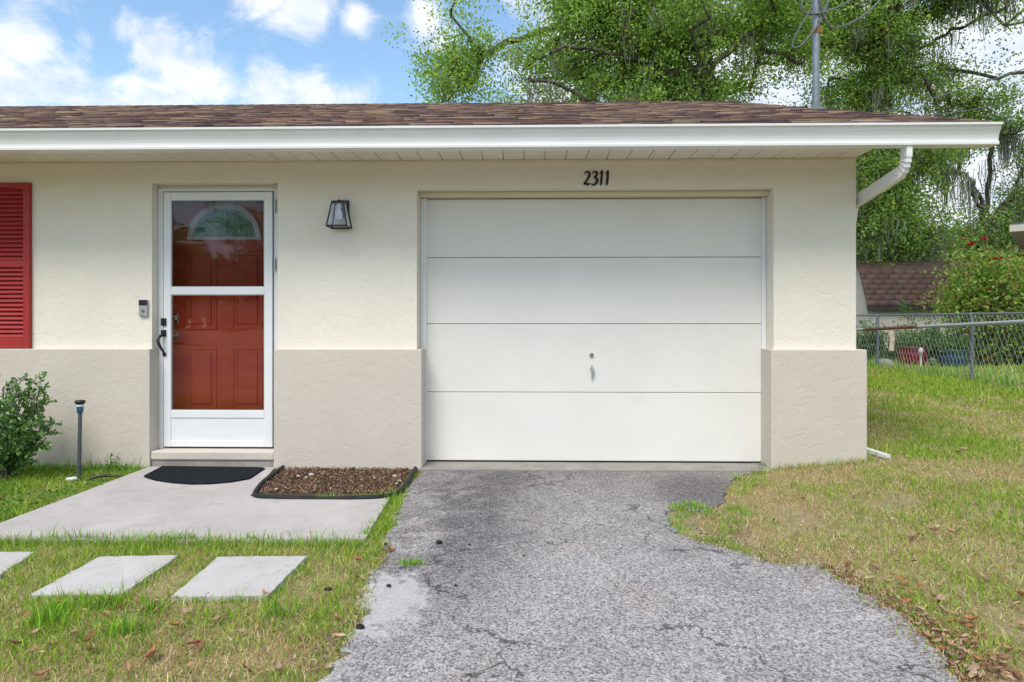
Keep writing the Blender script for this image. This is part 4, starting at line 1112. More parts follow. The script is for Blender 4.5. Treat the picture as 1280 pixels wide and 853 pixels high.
b = MB(); b.box(ex0+.2, ex0+.95, ey0+.12, ey0+.149, .2, ez0-.15, .004); b.build('door', simple('shed_door', (.45,.42,.37), .8), shed)
# neighbour house (turned so that only its eave corner meets the view)
q = dp(1262, 285, 14); nb = empty('neighbour_house', (q.x, q.y, .2), 'neighbouring house whose pale eave corner shows at the right edge', 'house')
b = MB(); b.box(q.x+.7, q.x+9, q.y+.7, q.y+9, .0, q.z-.12); b.build('wall', M['n_wall'], nb)
b = MB(); rx = q.x; z = q.z
b.add([(rx,q.y,z-.08),(rx+9.6,q.y,z-.08),(rx+9.6,q.y+9.6,z-.08),(rx,q.y+9.6,z-.08),(rx,q.y,z+.08),(rx+9.6,q.y,z+.08),(rx+9.6,q.y+9.6,z+.08),(rx,q.y+9.6,z+.08)],
      [(0,3,2,1),(0,1,5,4),(1,2,6,5),(2,3,7,6),(3,0,4,7)])
b.build('fascia', M['shed_wall'], nb)
b = MB(); b.add([(rx-.02,q.y-.02,z+.081),(rx+9.6,q.y-.02,z+.081),(rx+9.6,q.y+9.6,z+.081),(rx-.02,q.y+9.6,z+.081),(rx+4.8,q.y+4.8,z+.9)], [(0,1,4),(1,2,4),(2,3,4),(3,0,4),(3,2,1,0)])
b.build('roof', simple('neighbour_shingles', (.15,.13,.12), .9, .3, 20, .5, 60), nb)
nb.rotation_euler = (0, 0, R(-38))

# ------------------------------------------------------------------ bushes
def shrub(name, label, base, blobs, n, lsize, cols, mat, seed, cat_='bush', group=None, stems=14, stem_r=.012, up=.3, aspect=.5, spread=.22):
    r = np.random.default_rng(seed); root = empty(name, base, label, cat_, group); base = Vector(base)
    w = np.array([q[3]**2 for q in blobs]); w /= w.sum(); tips = []
    for k in range(stems):
        q = blobs[r.choice(len(blobs), p=w)]; v = r.normal(size=3); v /= np.linalg.norm(v)
        tips.append(np.array(q[:3])+v*q[3]*r.uniform(.5, 1.0)*np.array([1,1,q[4] if len(q) > 4 else 1]))
    b = MB(); C_ = []; Dd = []
    per = n//stems
    for tp in tips:
        a = np.array(base[:])+np.array([r.normal()*.04, r.normal()*.04, 0]); m = (a+tp)/2+r.normal(size=3)*.08*np.linalg.norm(tp-a); m[2] += .05
        P = cat([a, m, tp], 5); b.tube(P, [stem_r*(1-.75*i/(len(P)-1)) for i in range(len(P))], 5, cap=False)
        P = np.array([p[:] for p in P]); t = r.random(per)**.6*.95+.05; ii = np.clip(t*(len(P)-1), 0, len(P)-1.001); i0 = ii.astype(int); fr = (ii-i0)[:, None]
        c = P[i0]*(1-fr)+P[i0+1]*fr; tl = np.linalg.norm(tp-a); 
        c = c+r.normal(size=(per, 3))*(spread*tl)*np.array([1,1,.8])*(.35+.65*t[:, None])
        C_.append(c); d = (P[-1]-P[-3])[None]*0+r.normal(size=(per, 3)); d[:, 2] += up; Dd.append(d)
    b.build('stems', M['bark'], root)
    c = np.concatenate(C_); d = np.concatenate(Dd); k = len(c); col = np.array(cols)[r.integers(0, len(cols), k)]*r.uniform(.7, 1.35, (k, 1))
    P, F_, CC = leaf_quads(c, r.uniform(.6, 1.25, k)*lsize, col, 0, aspect, d)
    bigmesh('foliage', P, F_, mat, root, CC); return root, tips
# holly like bush at left wall: upright twigs carrying paired leaves
def twig_bush(label, base, tips, leaf, cols, seed):
    r = np.random.default_rng(seed); root = empty('evergreen_bush', base, label, 'bush'); b = MB(); C_ = []; Dd = []
    for tp in tips:
        a = Vector(base)+Vector((r.normal()*.03, r.normal()*.03, 0)); tp = Vector(tp); m = a.lerp(tp, .5)+Vector((r.normal()*.04, r.normal()*.04, .03))
        P = cat([a, m, tp], 8); b.tube(P, [.006*(1-.7*i/(len(P)-1))+.0012 for i in range(len(P))], 5, cap=False)
        # side shoots
        for s in range(3, len(P)):
            ax = (P[s]-P[s-1]).normalized()
            for _ in range(1 if r.random() < .75 else 2):
                sd = Vector(r.normal(size=3)); sd = (sd-ax*sd.dot(ax)).normalized(); L_ = r.uniform(.05, .11)*(1.2-s/len(P)*.6); e = P[s]+sd*L_+ax*L_*.8+Vector((0,0,.02))
                b.tube([P[s], e], [.002, .001], 4, cap=False)
                for t in np.linspace(.25, 1, 6):
                    for sg in (-1, 1):
                        dd_ = (e-P[s]).normalized(); pp = dd_.cross(Vector(r.normal(size=3))).normalized()
                        C_.append((P[s].lerp(e, t))[:]); Dd.append((dd_*.7+pp*sg*.8)[:])
        for t in np.linspace(.3, 1, 26):
            i = min(int(t*(len(P)-1)), len(P)-2); dd_ = (P[i+1]-P[i]).normalized(); pp = dd_.cross(Vector(r.normal(size=3))).normalized()
            C_.append(P[i].lerp(P[i+1], t*(len(P)-1)-i)[:]); Dd.append((dd_*.5+pp)[:])
    b.build('stems', M['bark'], root)
    c = np.array(C_); d = np.array(Dd); k = len(c); col = np.array(cols)[r.integers(0, len(cols), k)]*r.uniform(.7, 1.3, (k, 1))
    P, F_, CC = leaf_quads(c, r.uniform(.7, 1.2, k)*leaf, col, 0, .55, d, .18)
    bigmesh('foliage', P, F_, M['gloss_leaf'], root, CC)
HY = -.42
tips = [at(x, y, HY+dy) for x, y, dy in ((4,486,0),(40,478,.05),(50,482,0),(22,488,-.05),(57,500,0),(58,532,-.05),(61,540,0),(45,520,.05),(30,500,.1),(-15,480,0),(-30,495,0),(-50,500,0),(12,510,-.15),(30,535,-.15),(48,560,-.1),(-10,530,-.15),(20,560,-.18),(0,500,.12),(-35,540,-.1),(35,575,-.1),(-60,530,0),(10,540,-.2),(44,505,.1),(-5,565,-.15))]
bb = at(8, 600, HY); twig_bush('glossy dark green evergreen bush against the wainscot at the left edge', (bb.x, HY, gz(bb.x, HY)), tips, .034, [(.07,.19,.045),(.10,.24,.055),(.14,.30,.07),(.05,.14,.04),(.26,.38,.12)], 3)

# flowering bush by the fence: blobs from picture
FY = 13.2
def bl(px_, py_, t, rpx, sq=1.0): return lobe(px_, py_, t, rpx, sq)
fb_ = dp(1240, 455, FY)
rb, tp_ = shrub('flowering_bush', 'big pale green bush with red blooms behind the fence', (fb_.x, fb_.y, .25),
    [bl(1240,355,FY,36), bl(1200,365,FY,26), bl(1275,345,FY,34), bl(1225,330,FY,24), bl(1172,380,FY,13), bl(1290,375,FY,36), bl(1255,385,FY,26), bl(1320,350,FY,40), bl(1152,385,FY,7)],
    32000, .085, [(.22,.36,.07),(.28,.42,.09),(.15,.28,.05),(.36,.46,.15),(.12,.22,.05),(.34,.22,.09)], M['leaf'], 77, stems=130, stem_r=.014, spread=.10)
for k, (x, y, s) in enumerate([(1213,307,.075),(1230,300,.06),(1244,325,.055),(1250,324,.05),(1237,326,.04),(1178,322,.0),(1236,362,.05),(1190,353,.03),(1204,300,.05)]):
    if s == 0: continue
    q = dp(x, y, FY-.55); b = MB(); r_ = random.Random(k)
    for j in range(14):
        a = r_.uniform(0, 6.28); e = r_.uniform(-.3, 1.3); dvec = Vector((math.cos(a)*math.cos(e), math.sin(a)*math.cos(e)-.2, math.sin(e))); sv = dvec.cross(Vector((0,0,1))).normalized()
        b.add([q, q+dvec*s*.6+sv*s*.5, q+dvec*s*1.1, q+dvec*s*.6-sv*s*.5], [(0,1,2,3)])
    o = b.build('bloom', simple('red_petal' if k < 5 else 'orange_petal', (.50,.015,.03) if k < 5 else (.45,.13,.06), .6, .2), rb)
    o['label'] = 'red flower' if k < 5 else 'faded orange red flower'
# shrubs and weeds behind the fence
sg = [(.08,.18,.045),(.11,.24,.055),(.16,.28,.08),(.06,.13,.04),(.2,.27,.1)]
for k, (x, y, t, rp, n, lab) in enumerate([(1088,415,14.5,13,900,'leafy low shrub behind the fence close to the house corner'), (1120,432,14.8,20,1500,'low green shrub behind the fence left of the burgundy pot'), (1160,420,15.2,20,1500,'mid green shrub behind the fence between the two glazed pots'),
        (1200,428,15.2,22,1600,'mid green shrub behind the fence above the blue pot'), (1245,425,14.0,24,1700,'straggly shrub behind the fence under the flowering bush'), (1285,420,13.5,24,1500,'straggly shrub behind the fence at the right edge')]):
    p = dp(x, 460, t); shrub('garden_shrub', lab, (p.x, p.y, .22), [bl(x, y, t, rp, .9), bl(x-12, y+14, t, rp*.8), bl(x+14, y+12, t, rp*.8)], n*2, .085, sg, M['leaf'], 90+k, group='shrubs behind the chain link fence', stems=26, stem_r=.008, spread=.16)
p = dp(1133, 430, 13.9); shrub('sapling', 'thin sapling with a leafy top standing before the shed wall', (p.x, p.y, .22), [bl(1132,381,13.9,6), bl(1140,385,13.9,4)], 150, .08, [(.08,.20,.04),(.06,.15,.03)], M['leaf'], 99, 'sapling', stems=4, stem_r=.01, spread=.05)
# pots
def pot(px_, py0, py1, t, rpx, mat, label):
    q = dp(px_, py1, t); h = dp(px_, py0, t).z-q.z; rr = rpx*t/FP
    root = empty('glazed_pot', q, label, 'plant pot')
    b = MB(); b.lathe(q, [(rr*.62,0),(rr*.80,h*.15),(rr*.98,h*.5),(rr,h*.75),(rr*.9,h*.9),(rr*1.0,h*.95),(rr*1.0,h),(rr*.88,h),(rr*.85,h*.9),(.02,h*.88)], 28); b.build('vessel', mat, root)
    return root, q+Vector((0,0,h))
r1, q1 = pot(1140, 433, 464, 13.4, 17, M['pot_red'], 'round burgundy glazed pot behind the fence')
r2, q2 = pot(1192, 437, 469, 13.0, 17, M['pot_blue'], 'round dark blue glazed pot behind the fence')
for rt, q, sd_ in ((r1, q1, 5), (r2, q2, 6)):
    r = np.random.default_rng(sd_); n = 420; c = np.array(q[:])+r.normal(size=(n, 3))*np.array([.14,.14,.10])+np.array([0,0,.08])
    P, F_, CC = leaf_quads(c, r.uniform(.05, .1, n), np.array(sg)[r.integers(0, 5, n)], -.5, .45); bigmesh('plant', P, F_, M['leaf'], rt, CC)
# small ornaments
q = dp(1151, 438, 12.9)
b = MB(); b.lathe((q.x, q.y, .2), [(.05,0),(.05,.03),(.02,.06),(.018,q.z-.2-.08),(.03,q.z-.2-.06),(.05,q.z-.2-.02),(.035,q.z-.2+.03),(.01,q.z-.2+.05)], 12); o = b.build('garden_ornament', M['stone']); tag(o, 'small white ornament beside the burgundy pot', 'ornament')
q = dp(1165.5, 464, 12.6); root = empty('ground_lantern', q, 'tiny dark garden lantern between the two glazed pots', 'lantern')
b = MB(); b.lathe(q, [(.05,0),(.05,.012),(.012,.02),(.012,.10),(.05,.11),(.05,.12)], 10); b.build('stand', M['black'], root)
b = MB(); b.lathe(q+Vector((0,0,.12)), [(.04,0),(.045,.08),(.04,.085)], 8); b.build('glass', M['lamp_glass'], root)
b = MB(); b.lathe(q+Vector((0,0,.205)), [(.07,0),(.05,.02),(.008,.05)], 10); b.build('cap', M['cable'], root)
q = dp(1106, 455, 13.2); b = MB(); b.lathe((q.x, q.y, q.z-.05), [(.16,0),(.17,.05),(.12,.12),(.05,.15)], 9); o = b.build('field_stone', M['stone']); o.data.materials[0] = M['apron']; tag(o, 'pale rounded stone behind the fence near the house corner', 'stone')
a = dp(1216, 462, 13.5)
b = MB(); b.box(a.x-.1, a.x+6, a.y-.9, a.y+1.2, .12, .235); o = b.build('patio', M['paving']); tag(o, kind='structure')

# ------------------------------------------------------------------ grass
bedp = np.array(bed); drivep = np.array(dd); slabp = np.array(slab); stp = [np.array(s) for s in stone_polys]
def fbm(x, y, seed, f=1.0):
    r = np.random.default_rng(seed); s = np.zeros_like(x); a = 1; tot = 0
    for k in range(9):
        th = r.uniform(0, 6.28); w = f*1.5**k; s += a*np.sin((x*math.cos(th)+y*math.sin(th))*w+r.uniform(0, 6.28)+1.3*np.sin((x*math.sin(th)-y*math.cos(th))*w*.7)); tot += a; a *= .82
    return s/tot*1.6
def grass_pts(x0, x1, y0, y1, dens, shrink=0.0):
    n = int((x1-x0)*(y1-y0)*dens); x = rng.uniform(x0, x1, n); y = rng.uniform(y0, y1, n)
    k = ~inside(drivep, x, y) & ~inside(slabp, x, y) & ~inside(bedp, x, y)
    for s in stp: k &= ~inside(s, x, y)
    k &= ~((y > -.06) & (x < WR+.055)); return x[k], y[k]
GV = []; GC = []; GF_ = []; gcount = 0
def blades(x, y, h, w, cols, lean, z=None):
    global gcount
    n = len(x); z = ground(x, y) if z is None else z
    a = rng.uniform(0, 2*np.pi, n); la = rng.uniform(0, 2*np.pi, n); ln = np.abs(rng.normal(0, 1, n))*lean+.1
    wx = np.stack([np.cos(a), np.sin(a), np.zeros(n)], -1)*w[:, None]; b0 = np.stack([x, y, z-.004], -1)
    d1 = np.stack([np.cos(la)*ln*.45, np.sin(la)*ln*.45, np.ones(n)], -1); d1 /= np.linalg.norm(d1, axis=1)[:, None]
    d2 = np.stack([np.cos(la)*ln*1.6, np.sin(la)*ln*1.6, np.ones(n)*.8], -1); d2 /= np.linalg.norm(d2, axis=1)[:, None]
    m = b0+d1*h[:, None]*.5; t = m+d2*h[:, None]*.5
    P = np.stack([b0-wx*.5, b0+wx*.5, m+wx*.42, m-wx*.42, t], 1).reshape(-1, 3)
    base = np.arange(n)[:, None]*5+gcount
    GV.append(P); GF_.append(np.concatenate([base+[0,1,2], base+[0,2,3], base+[3,2,4]], 0)); gcount += 5*n
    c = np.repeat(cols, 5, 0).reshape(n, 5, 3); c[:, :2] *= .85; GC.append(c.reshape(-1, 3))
GR = np.array([(.24,.40,.045),(.33,.48,.055),(.45,.54,.085),(.16,.30,.045)]); STRAW = np.array([(.64,.52,.28),(.55,.42,.23),(.70,.60,.38),(.40,.26,.16)])
def lawn(x0, x1, y0, y1, dens, green_fn, hmul=1.0, wmul=1.0, lean=.8):
    x, y = grass_pts(x0, x1, y0, y1, dens); g = green_fn(x, y)+fbm(x, y, 5, 1.3)*.42+fbm(x, y, 9, 6)*.30-.06
    th = fbm(x, y, 21, 4)                    # thin patches
    keep = rng.random(len(x)) < np.clip(.72+.8*th+.3*g, .06, 1); x, y, g, th = x[keep], y[keep], g[keep], th[keep]
    n = len(x); isg = rng.random(n) < np.clip(g, .04, .98)
    c = np.where(isg[:, None], GR[rng.integers(0, 4, n)], STRAW[rng.integers(0, 4, n)])*rng.uniform(.75, 1.25, (n, 1))
    h = rng.gamma(6, .0052, n)*hmul*np.where(isg, 1.1, .85)*np.clip(.9+.4*g, .6, 1.4); w = rng.uniform(.0022, .0042, n)*wmul
    blades(x, y, h*np.where(isg, 1, 1.15), w, c, np.where(isg, lean, lean*3.2))
# left front lawn, right lawn and strips
lawn(-4.2, -.2, -3.9, -1.55, 20000, lambda x, y: .52+.18*ss(y, -2.5, -1.7)-.12*ss(-y, 2.5, 3.4), 1.0)
lawn(-4.2, -2.0, -1.75, -.05, 14000, lambda x, y: .95+0*x, 1.0, 1.2)
lawn(-1.4, -.6, -1.75, -.2, 14000, lambda x, y: .75+0*x, 1.1)
lawn(1.0, 4.2, -3.9, -.05, 14000, lambda x, y: .48-.32*np.exp(-((x-2.9)/.9)**2-((y+.45)/.5)**2)-.2*ss(-x, -2.0, -1.3)+.12*ss(y, -.6, -.1)*(x < 2.3), 1.0, 1.1)
lawn(4.2, 6.2, -3.0, .2, 8000, lambda x, y: .55+0*x, 1.0, 1.6)
lawn(WR+.06, 8.2, -.05, 2.6, 8000, lambda x, y: .62+.2*ss(y, 1, 2.6)-.25*np.exp(-((y-1.6)/.6)**2), 1.1, 1.7)
lawn(WR+.06, 9.5, 2.6, 8.8, 3600, lambda x, y: .85+0*x, 1.35, 2.6)
# wider surroundings, thinner
lawn(-9, -4.2, -5, -.05, 4500, lambda x, y: .6+0*x, 1.1, 2)
lawn(-4.2, 6.5, -7.5, -3.9, 3000, lambda x, y: .55+0*x, 1.1, 2.2)
lawn(6.2, 14, -5, 2.6, 2600, lambda x, y: .6+0*x, 1.3, 2.6)
lawn(9.5, 16, 2.6, 9, 1300, lambda x, y: .7+0*x, 1.6, 4)
lawn(2.8, 9, 8.8, 20, 900, lambda x, y: .7+0*x, 2, 5)
# far back yard
lawn(5.5, 13, 6, 13, 700, lambda x, y: .7+0*x, 2.2, 5)
# clumps hugging edges
def edge_clumps(pts, per, r_, h_, green, wm=1.0):
    if not len(pts): return
    P0 = np.repeat(np.array([q[:2] for q in pts], float), per, 0); n = len(P0)
    xx = P0[:, 0]+rng.normal(0, r_, n); yy = P0[:, 1]+rng.normal(0, r_*.7, n)
    isg = rng.random(n) < green; c = np.where(isg[:, None], GR[rng.integers(0, 4, n)]*np.array([.8,1.05,.8]), STRAW[rng.integers(0, 4, n)])*rng.uniform(.75, 1.25, (n, 1))
    zz = np.maximum(ground(xx, yy), np.where(inside(drivep, xx, yy), DZ, -1)); zz = np.where(inside(slabp, xx, yy), 0.0, zz)
    blades(xx, yy, rng.gamma(6, h_/6, n), rng.uniform(.002, .0045, n)*wm, c, .6, zz)
edge_clumps([(gp(x, 672+ (x/456)*2, 0)[0], gp(x, 672+(x/456)*2, 0)[1]-random.uniform(.015,.05)) for x in range(-20, 458, 5)], 30, .022, .050, .8)
edge_clumps([gp(492,624,-.03), gp(490,630,-.03), gp(486,640,-.03), gp(482,650,-.03), gp(476,660,-.03), gp(470,668,-.03), gp(462,674,-.03)], 130, .022, .035, .95)
edge_clumps([gp(506,706,DZ), gp(516,705,DZ), gp(524,704,DZ)], 70, .02, .028, .9)
edge_clumps([gp(x, y, DZ) for x, y in ((845,636),(855,633),(866,632),(876,636),(888,642),(860,640),(846,652),(852,658),(862,668),(885,674),(898,672),(905,678),(920,684),(850,645))], 110, .035, .036, .85)
edge_clumps([gp(x, y, DZ) for x, y in ((925,598),(935,606),(928,615),(920,635),(915,650),(912,662),(930,640),(950,592),(960,584),(975,580),(945,600))], 150, .04, .045, .72)
edge_clumps([(x, -.075) for x in np.arange(X(965,-.06)+.02, WR+.08, .05)], 40, .03, .05, .55)
edge_clumps([(WR+.10+random.uniform(-.02,.03), y) for y in np.arange(-.05, 3, .08)], 40, .03, .07, .7)
edge_clumps([(x, -.10+random.uniform(-.04,.02)) for x in np.arange(-4.3, wx_l-.05, .05)], 30, .03, .075, .97, 1.5)
for k in range(3):
    s = stone_polys[k]
    for i in range(4):
        a, c = Vector(s[i]), Vector(s[(i+1)%4]); m = int((c-a).length/.04)
        edge_clumps([(a.lerp(c, (j+random.random())/m)+(a.lerp(c, .5)-Vector([sum(p[0] for p in s)/4, sum(p[1] for p in s)/4])).normalized()*.012)[:] for j in range(m)], 22, .014, .034, .7)
# along driveway edge
P_ = [gp(x, y, DZ) for x, y in dl[4:]]
for a, c in zip(P_[:-1], P_[1:]):
    a, c = Vector(a), Vector(c); m = max(1, int((c-a).length/.04))
    edge_clumps([(a.lerp(c, (j+random.random())/m)+Vector((-.025, 0)))[:] for j in range(m)], 22, .02, .034, .5)
P_ = [gp(x, y, DZ) for x, y in dr[:11]]
for a, c in zip(P_[:-1], P_[1:]):
    a, c = Vector(a), Vector(c); m = max(1, int((c-a).length/.04))
    edge_clumps([(a.lerp(c, (j+random.random())/m)+Vector((.035, .01)))[:] for j in range(m)], 18, .035, .032, .35)
    edge_clumps([(a.lerp(c, (j+random.random())/m)+Vector((random.uniform(-.06, .02), random.uniform(-.05, .02))))[:] for j in range(0, m, 3)], 14, .03, .028, .45)
for h_ in (.06, .09, .12, .16):
    edge_clumps([(start+dirf*random.uniform(0, Lf)+nrm*random.uniform(-.9, .12))[:] for k in range(58)], 26, .09, h_, .82, 2.6)
# taller tufts
edge_clumps([gp(x, y, -.04) for x, y in ((75,775),(52,785),(150,760),(120,765),(170,795),(60,790),(140,800),(190,770),(345,775))], 60, .035, .085, .97, 1.3)
gr = bigmesh('grass', np.concatenate(GV), np.concatenate(GF_), M['grass'], None, np.concatenate(GC)); tag(gr, 'short patchy green and straw coloured lawn grass', 'grass', None, 'stuff')
print('grass verts', gcount)
# broad leaf weeds by the wall
VV = []; CC = []
r = np.random.default_rng(4)
n = 5200; x = r.uniform(-4.2, -2.2, n); y = r.uniform(-1.5, -.07, n); k = ~inside(slabp, x, y) & (fbm(x, y, 3, 5) > -.25); x, y = x[k], y[k]; n = len(x)
c = np.stack([x, y, ground(x, y)+r.uniform(.005, .045, n)], -1); d = r.normal(size=(n, 3)); d[:, 2] = np.abs(d[:, 2])*.5
P, F_, C_ = leaf_quads(c, r.uniform(.012, .028, n), np.array([(.07,.20,.03),(.10,.26,.04),(.06,.15,.03)])[r.integers(0, 3, n)]*r.uniform(.8,1.3,(n,1)), 0, .7, d)
o = bigmesh('clover', P, F_, M['leaf'], None, C_); tag(o, 'bright green clover and weeds between the wall and the concrete', 'weeds', None, 'stuff')
# seedling weeds against wall
for k, (px_, py_, h_, lab) in enumerate([(158,582,.14,'tall leafy weed against the wall just left of the door step'), (140,585,.16,'thin wispy weed against the wall left of the leafy one'), (118,587,.15,'thin wispy weed right of the stake light')]):
    q = gp(px_, py_+4, -.04); tips_ = [(q[0]+r.normal()*.04, -.12+r.normal()*.02, -.04+h_*r.uniform(.6, 1.1)) for _ in range(6)]
    root = empty('weed', (q[0], -.12, -.045), lab, 'weed', 'weeds along the wall'); b = MB(); cc = []; dn = []
    for tp in tips_:
        b.tube([(q[0], -.12, -.05), tp], [.0018, .0008], 4, cap=False)
        for t in np.linspace(.2, 1, 8 if k == 0 else 3): cc.append(Vector((q[0], -.12, -.045)).lerp(Vector(tp), t)[:]); dn.append(r.normal(size=3)+[0,0,.6])
    b.build('stems', simple('weed_stem', (.10,.13,.04), .7), root)
    P, F_, C_ = leaf_quads(np.array(cc), r.uniform(.02, .045, len(cc))*(1 if k == 0 else .4), np.array([(.10,.24,.04)])[np.zeros(len(cc), int)], 0, .4, np.array(dn)); bigmesh('foliage', P, F_, M['leaf'], root, C_)

# ------------------------------------------------------------------ fallen leaves
LC = [(.38,.18,.09),(.27,.12,.07),(.45,.28,.17),(.19,.10,.065),(.52,.37,.26),(.42,.30,.21)]
def leaf_mesh(seed):
    r = random.Random(seed); n = 8; vs = []; L_ = 1.0; w = r.uniform(.14, .25); curl = r.uniform(.2, 1.1); tw = r.uniform(-1.2, 1.2)
    for i in range(n+1):
        t = i/n; ww = w*math.sin(math.pi*min(1, t*1.02)**.8)+.004; z = curl*(t-.5)**2*1.3; tt = tw*(t-.5)
        for sx in (-1, -.5, 0, .5, 1):
            vs.append((t-.5, sx*ww*math.cos(tt), z+abs(sx)**1.5*ww*(.55+.5*curl)+sx*ww*math.sin(tt)))
    fs = [(i*5+k, i*5+k+1, (i+1)*5+k+1, (i+1)*5+k) for i in range(n) for k in range(4)]
    return vs, fs
protos = []
for s in range(12):
    vs, fs = leaf_mesh(s); c = np.tile(np.array(LC[s % 6]), (len(vs), 1)); 
    me = bpy.data.meshes.new('fallen_leaf'); me.from_pydata(vs, [], fs); me.polygons.foreach_set('use_smooth', [True]*len(fs))
    a = me.attributes.new('Col', 'FLOAT_COLOR', 'POINT'); c = c*(.75+.5*np.random.default_rng(s).random((len(vs), 1))); a.data.foreach_set('color', np.hstack([c, np.ones((len(vs), 1))]).astype(np.float32).ravel()); me.materials.append(M['dry']); protos.append(me)
def put_leaf(px_, py_, size, label, group, lift=.022):
    for z in (-.04, 0, .03, .06):
        q = gp(px_, py_, z)
        if gz(*q) <= z+.02: break
    zz = gz(*q)+lift
    q = gp(px_, py_, zz); o = bpy.data.objects.new('fallen_leaf', protos[random.randrange(12)]); COL.objects.link(o)
    o.location = (q[0], q[1], zz); o.scale = (size,)*3; o.rotation_euler = (random.uniform(-.5,.5), random.uniform(-.35,.35), random.uniform(0,6.28))
    tag(o, label, 'fallen leaf', group)
edge_clumps([], 1, .1, .1, 1)
random.seed(12)
ll = 'dry brown fallen leaf in the grass left of the driveway'
for p in [(250,807,.085),(192,820,.085),(240,805,.06),(375,798,.075),(93,795,.07),(112,800,.06),(150,760,.05),(178,765,.055),(196,762,.05),(233,765,.05),(220,782,.05),(68,758,.045),(75,755,.05),(305,835,.045),(345,836,.07),(425,795,.05),(330,743,.05),(445,700,.06),(487,689,.06),(20,805,.055),(45,790,.05),(40,815,.05),(115,812,.06),(52,845,.06),(195,752,.05),(270,775,.045),(130,770,.045),(158,838,.05),(410,835,.06),(382,694,.04),(300,790,.045),(355,760,.04),(420,772,.04)]:
    put_leaf(*p, ll, 'brown leaves on the left lawn')
ll = 'dry brown fallen leaf on the open lawn right of the driveway'
for p in [(1140,672,.075),(1144,668,.06),(1168,664,.06),(1190,666,.07),(1200,660,.06),(1003,624,.05),(1160,624,.04),(1228,720,.05),(1232,727,.05),(1275,745,.07),(1272,755,.06),(1197,566,.10),(1203,562,.08),(1115,690,.04),(1045,680,.035),(1108,650,.04),(1250,640,.04),(1068,618,.04)]:
    put_leaf(*p, ll, 'brown leaves on the right lawn')
ll = 'dry brown leaf in the drift along the right edge of the driveway'
cnt_ = 0; ed = [(1035,708),(1060,722),(1090,740),(1110,752),(1130,768),(1150,785),(1170,800),(1190,820),(1210,838),(1225,850)]
while cnt_ < 110:
    t = random.random()**.75*(len(ed)-1.001); i = int(t); f = t-i; ex = ed[i][0]*(1-f)+ed[i+1][0]*f; ey_ = ed[i][1]*(1-f)+ed[i+1][1]*f
    sp_ = 8+36*(t/9); put_leaf(ex+abs(random.gauss(0, sp_*1.5)), ey_+random.gauss(-4, 11), random.uniform(.028, .062), ll, 'brown leaves along the driveway edge', random.uniform(.006, .03)); cnt_ += 1
lp = [gp(x, y, -.03) for x, y in ((1020,704),(1050,712),(1110,745),(1160,775),(1220,805),(1275,853),(1195,853),(1160,812),(1125,775),(1090,750),(1045,722))]
chips('leaf_litter', lp, 1000, lambda a, c: gz(a, c)+.004, .012, .04, [(.34,.19,.12),(.26,.12,.06),(.42,.28,.18),(.20,.10,.06)], 'crumbled brown leaf litter along the right edge of the driveway')
def lawn_bits(poly, n, label):
    return chips('leaf_crumbs', poly, n, lambda a, c: gz(a, c)+.016, .010, .034, [(.36,.20,.11),(.27,.13,.07),(.46,.32,.20),(.17,.10,.07)], label)
lawn_bits([gp(x, y, -.03) for x, y in ((0,760),(190,748),(350,745),(455,745),(430,810),(395,853),(0,853))], 420, 'crumbled brown leaf bits scattered through the left front lawn')
lawn_bits([gp(x, y, .03) for x, y in ((960,640),(1280,600),(1280,853),(1230,840),(1130,760),(1040,705))], 380, 'crumbled brown leaf bits scattered through the right lawn')
lp = [gp(x, y, -.03) for x, y in ((485,675),(500,690),(490,705),(470,720),(470,760),(450,800),(430,835),(400,853),(370,853),(410,800),(435,750),(445,715),(470,690))]
chips('leaf_litter', lp, 420, lambda a, c: gz(a, c)+.012, .010, .03, [(.34,.22,.14),(.26,.14,.08),(.42,.30,.2),(.12,.10,.09)], 'crumbled brown leaf litter along the left edge of the driveway')
lp = [gp(x, y, -.03) for x, y in ((868,636),(905,640),(945,650),(935,680),(905,676),(880,668),(850,655))]
chips('gravel', lp, 420, lambda a, c: max(gz(a, c), DZ-.01)-.006, .006, .020, [(.16,.13,.13),(.28,.25,.26),(.10,.08,.08),(.22,.15,.12)], 'broken asphalt and gravel around the grassy gap at the right of the driveway')
lp = [gp(x, y, -.03) for x, y in ((868,662),(930,682),(1010,698),(1060,716),(1110,744),(1150,775),(1200,815),(1230,853),(1170,853),(1130,800),(1085,762),(1040,735),(1000,720),(920,702),(860,684))]
chips('edge_debris', lp, 1500, lambda a, c: max(gz(a, c)-.008, DZ), .005, .020, [(.42,.30,.20),(.30,.20,.13),(.50,.42,.30),(.20,.17,.15)], 'crumbs of soil, twigs and dead leaf feathering the right edge of the driveway')
lp = [gp(x, y, -.03) for x, y in ((935,588),(985,580),(960,590),(925,597))]
chips('gravel', lp, 400, lambda a, c: gz(a, c)+.006, .008, .02, [(.26,.25,.26),(.38,.36,.37),(.14,.13,.13)], 'loose grey gravel at the foot of the right pillar')

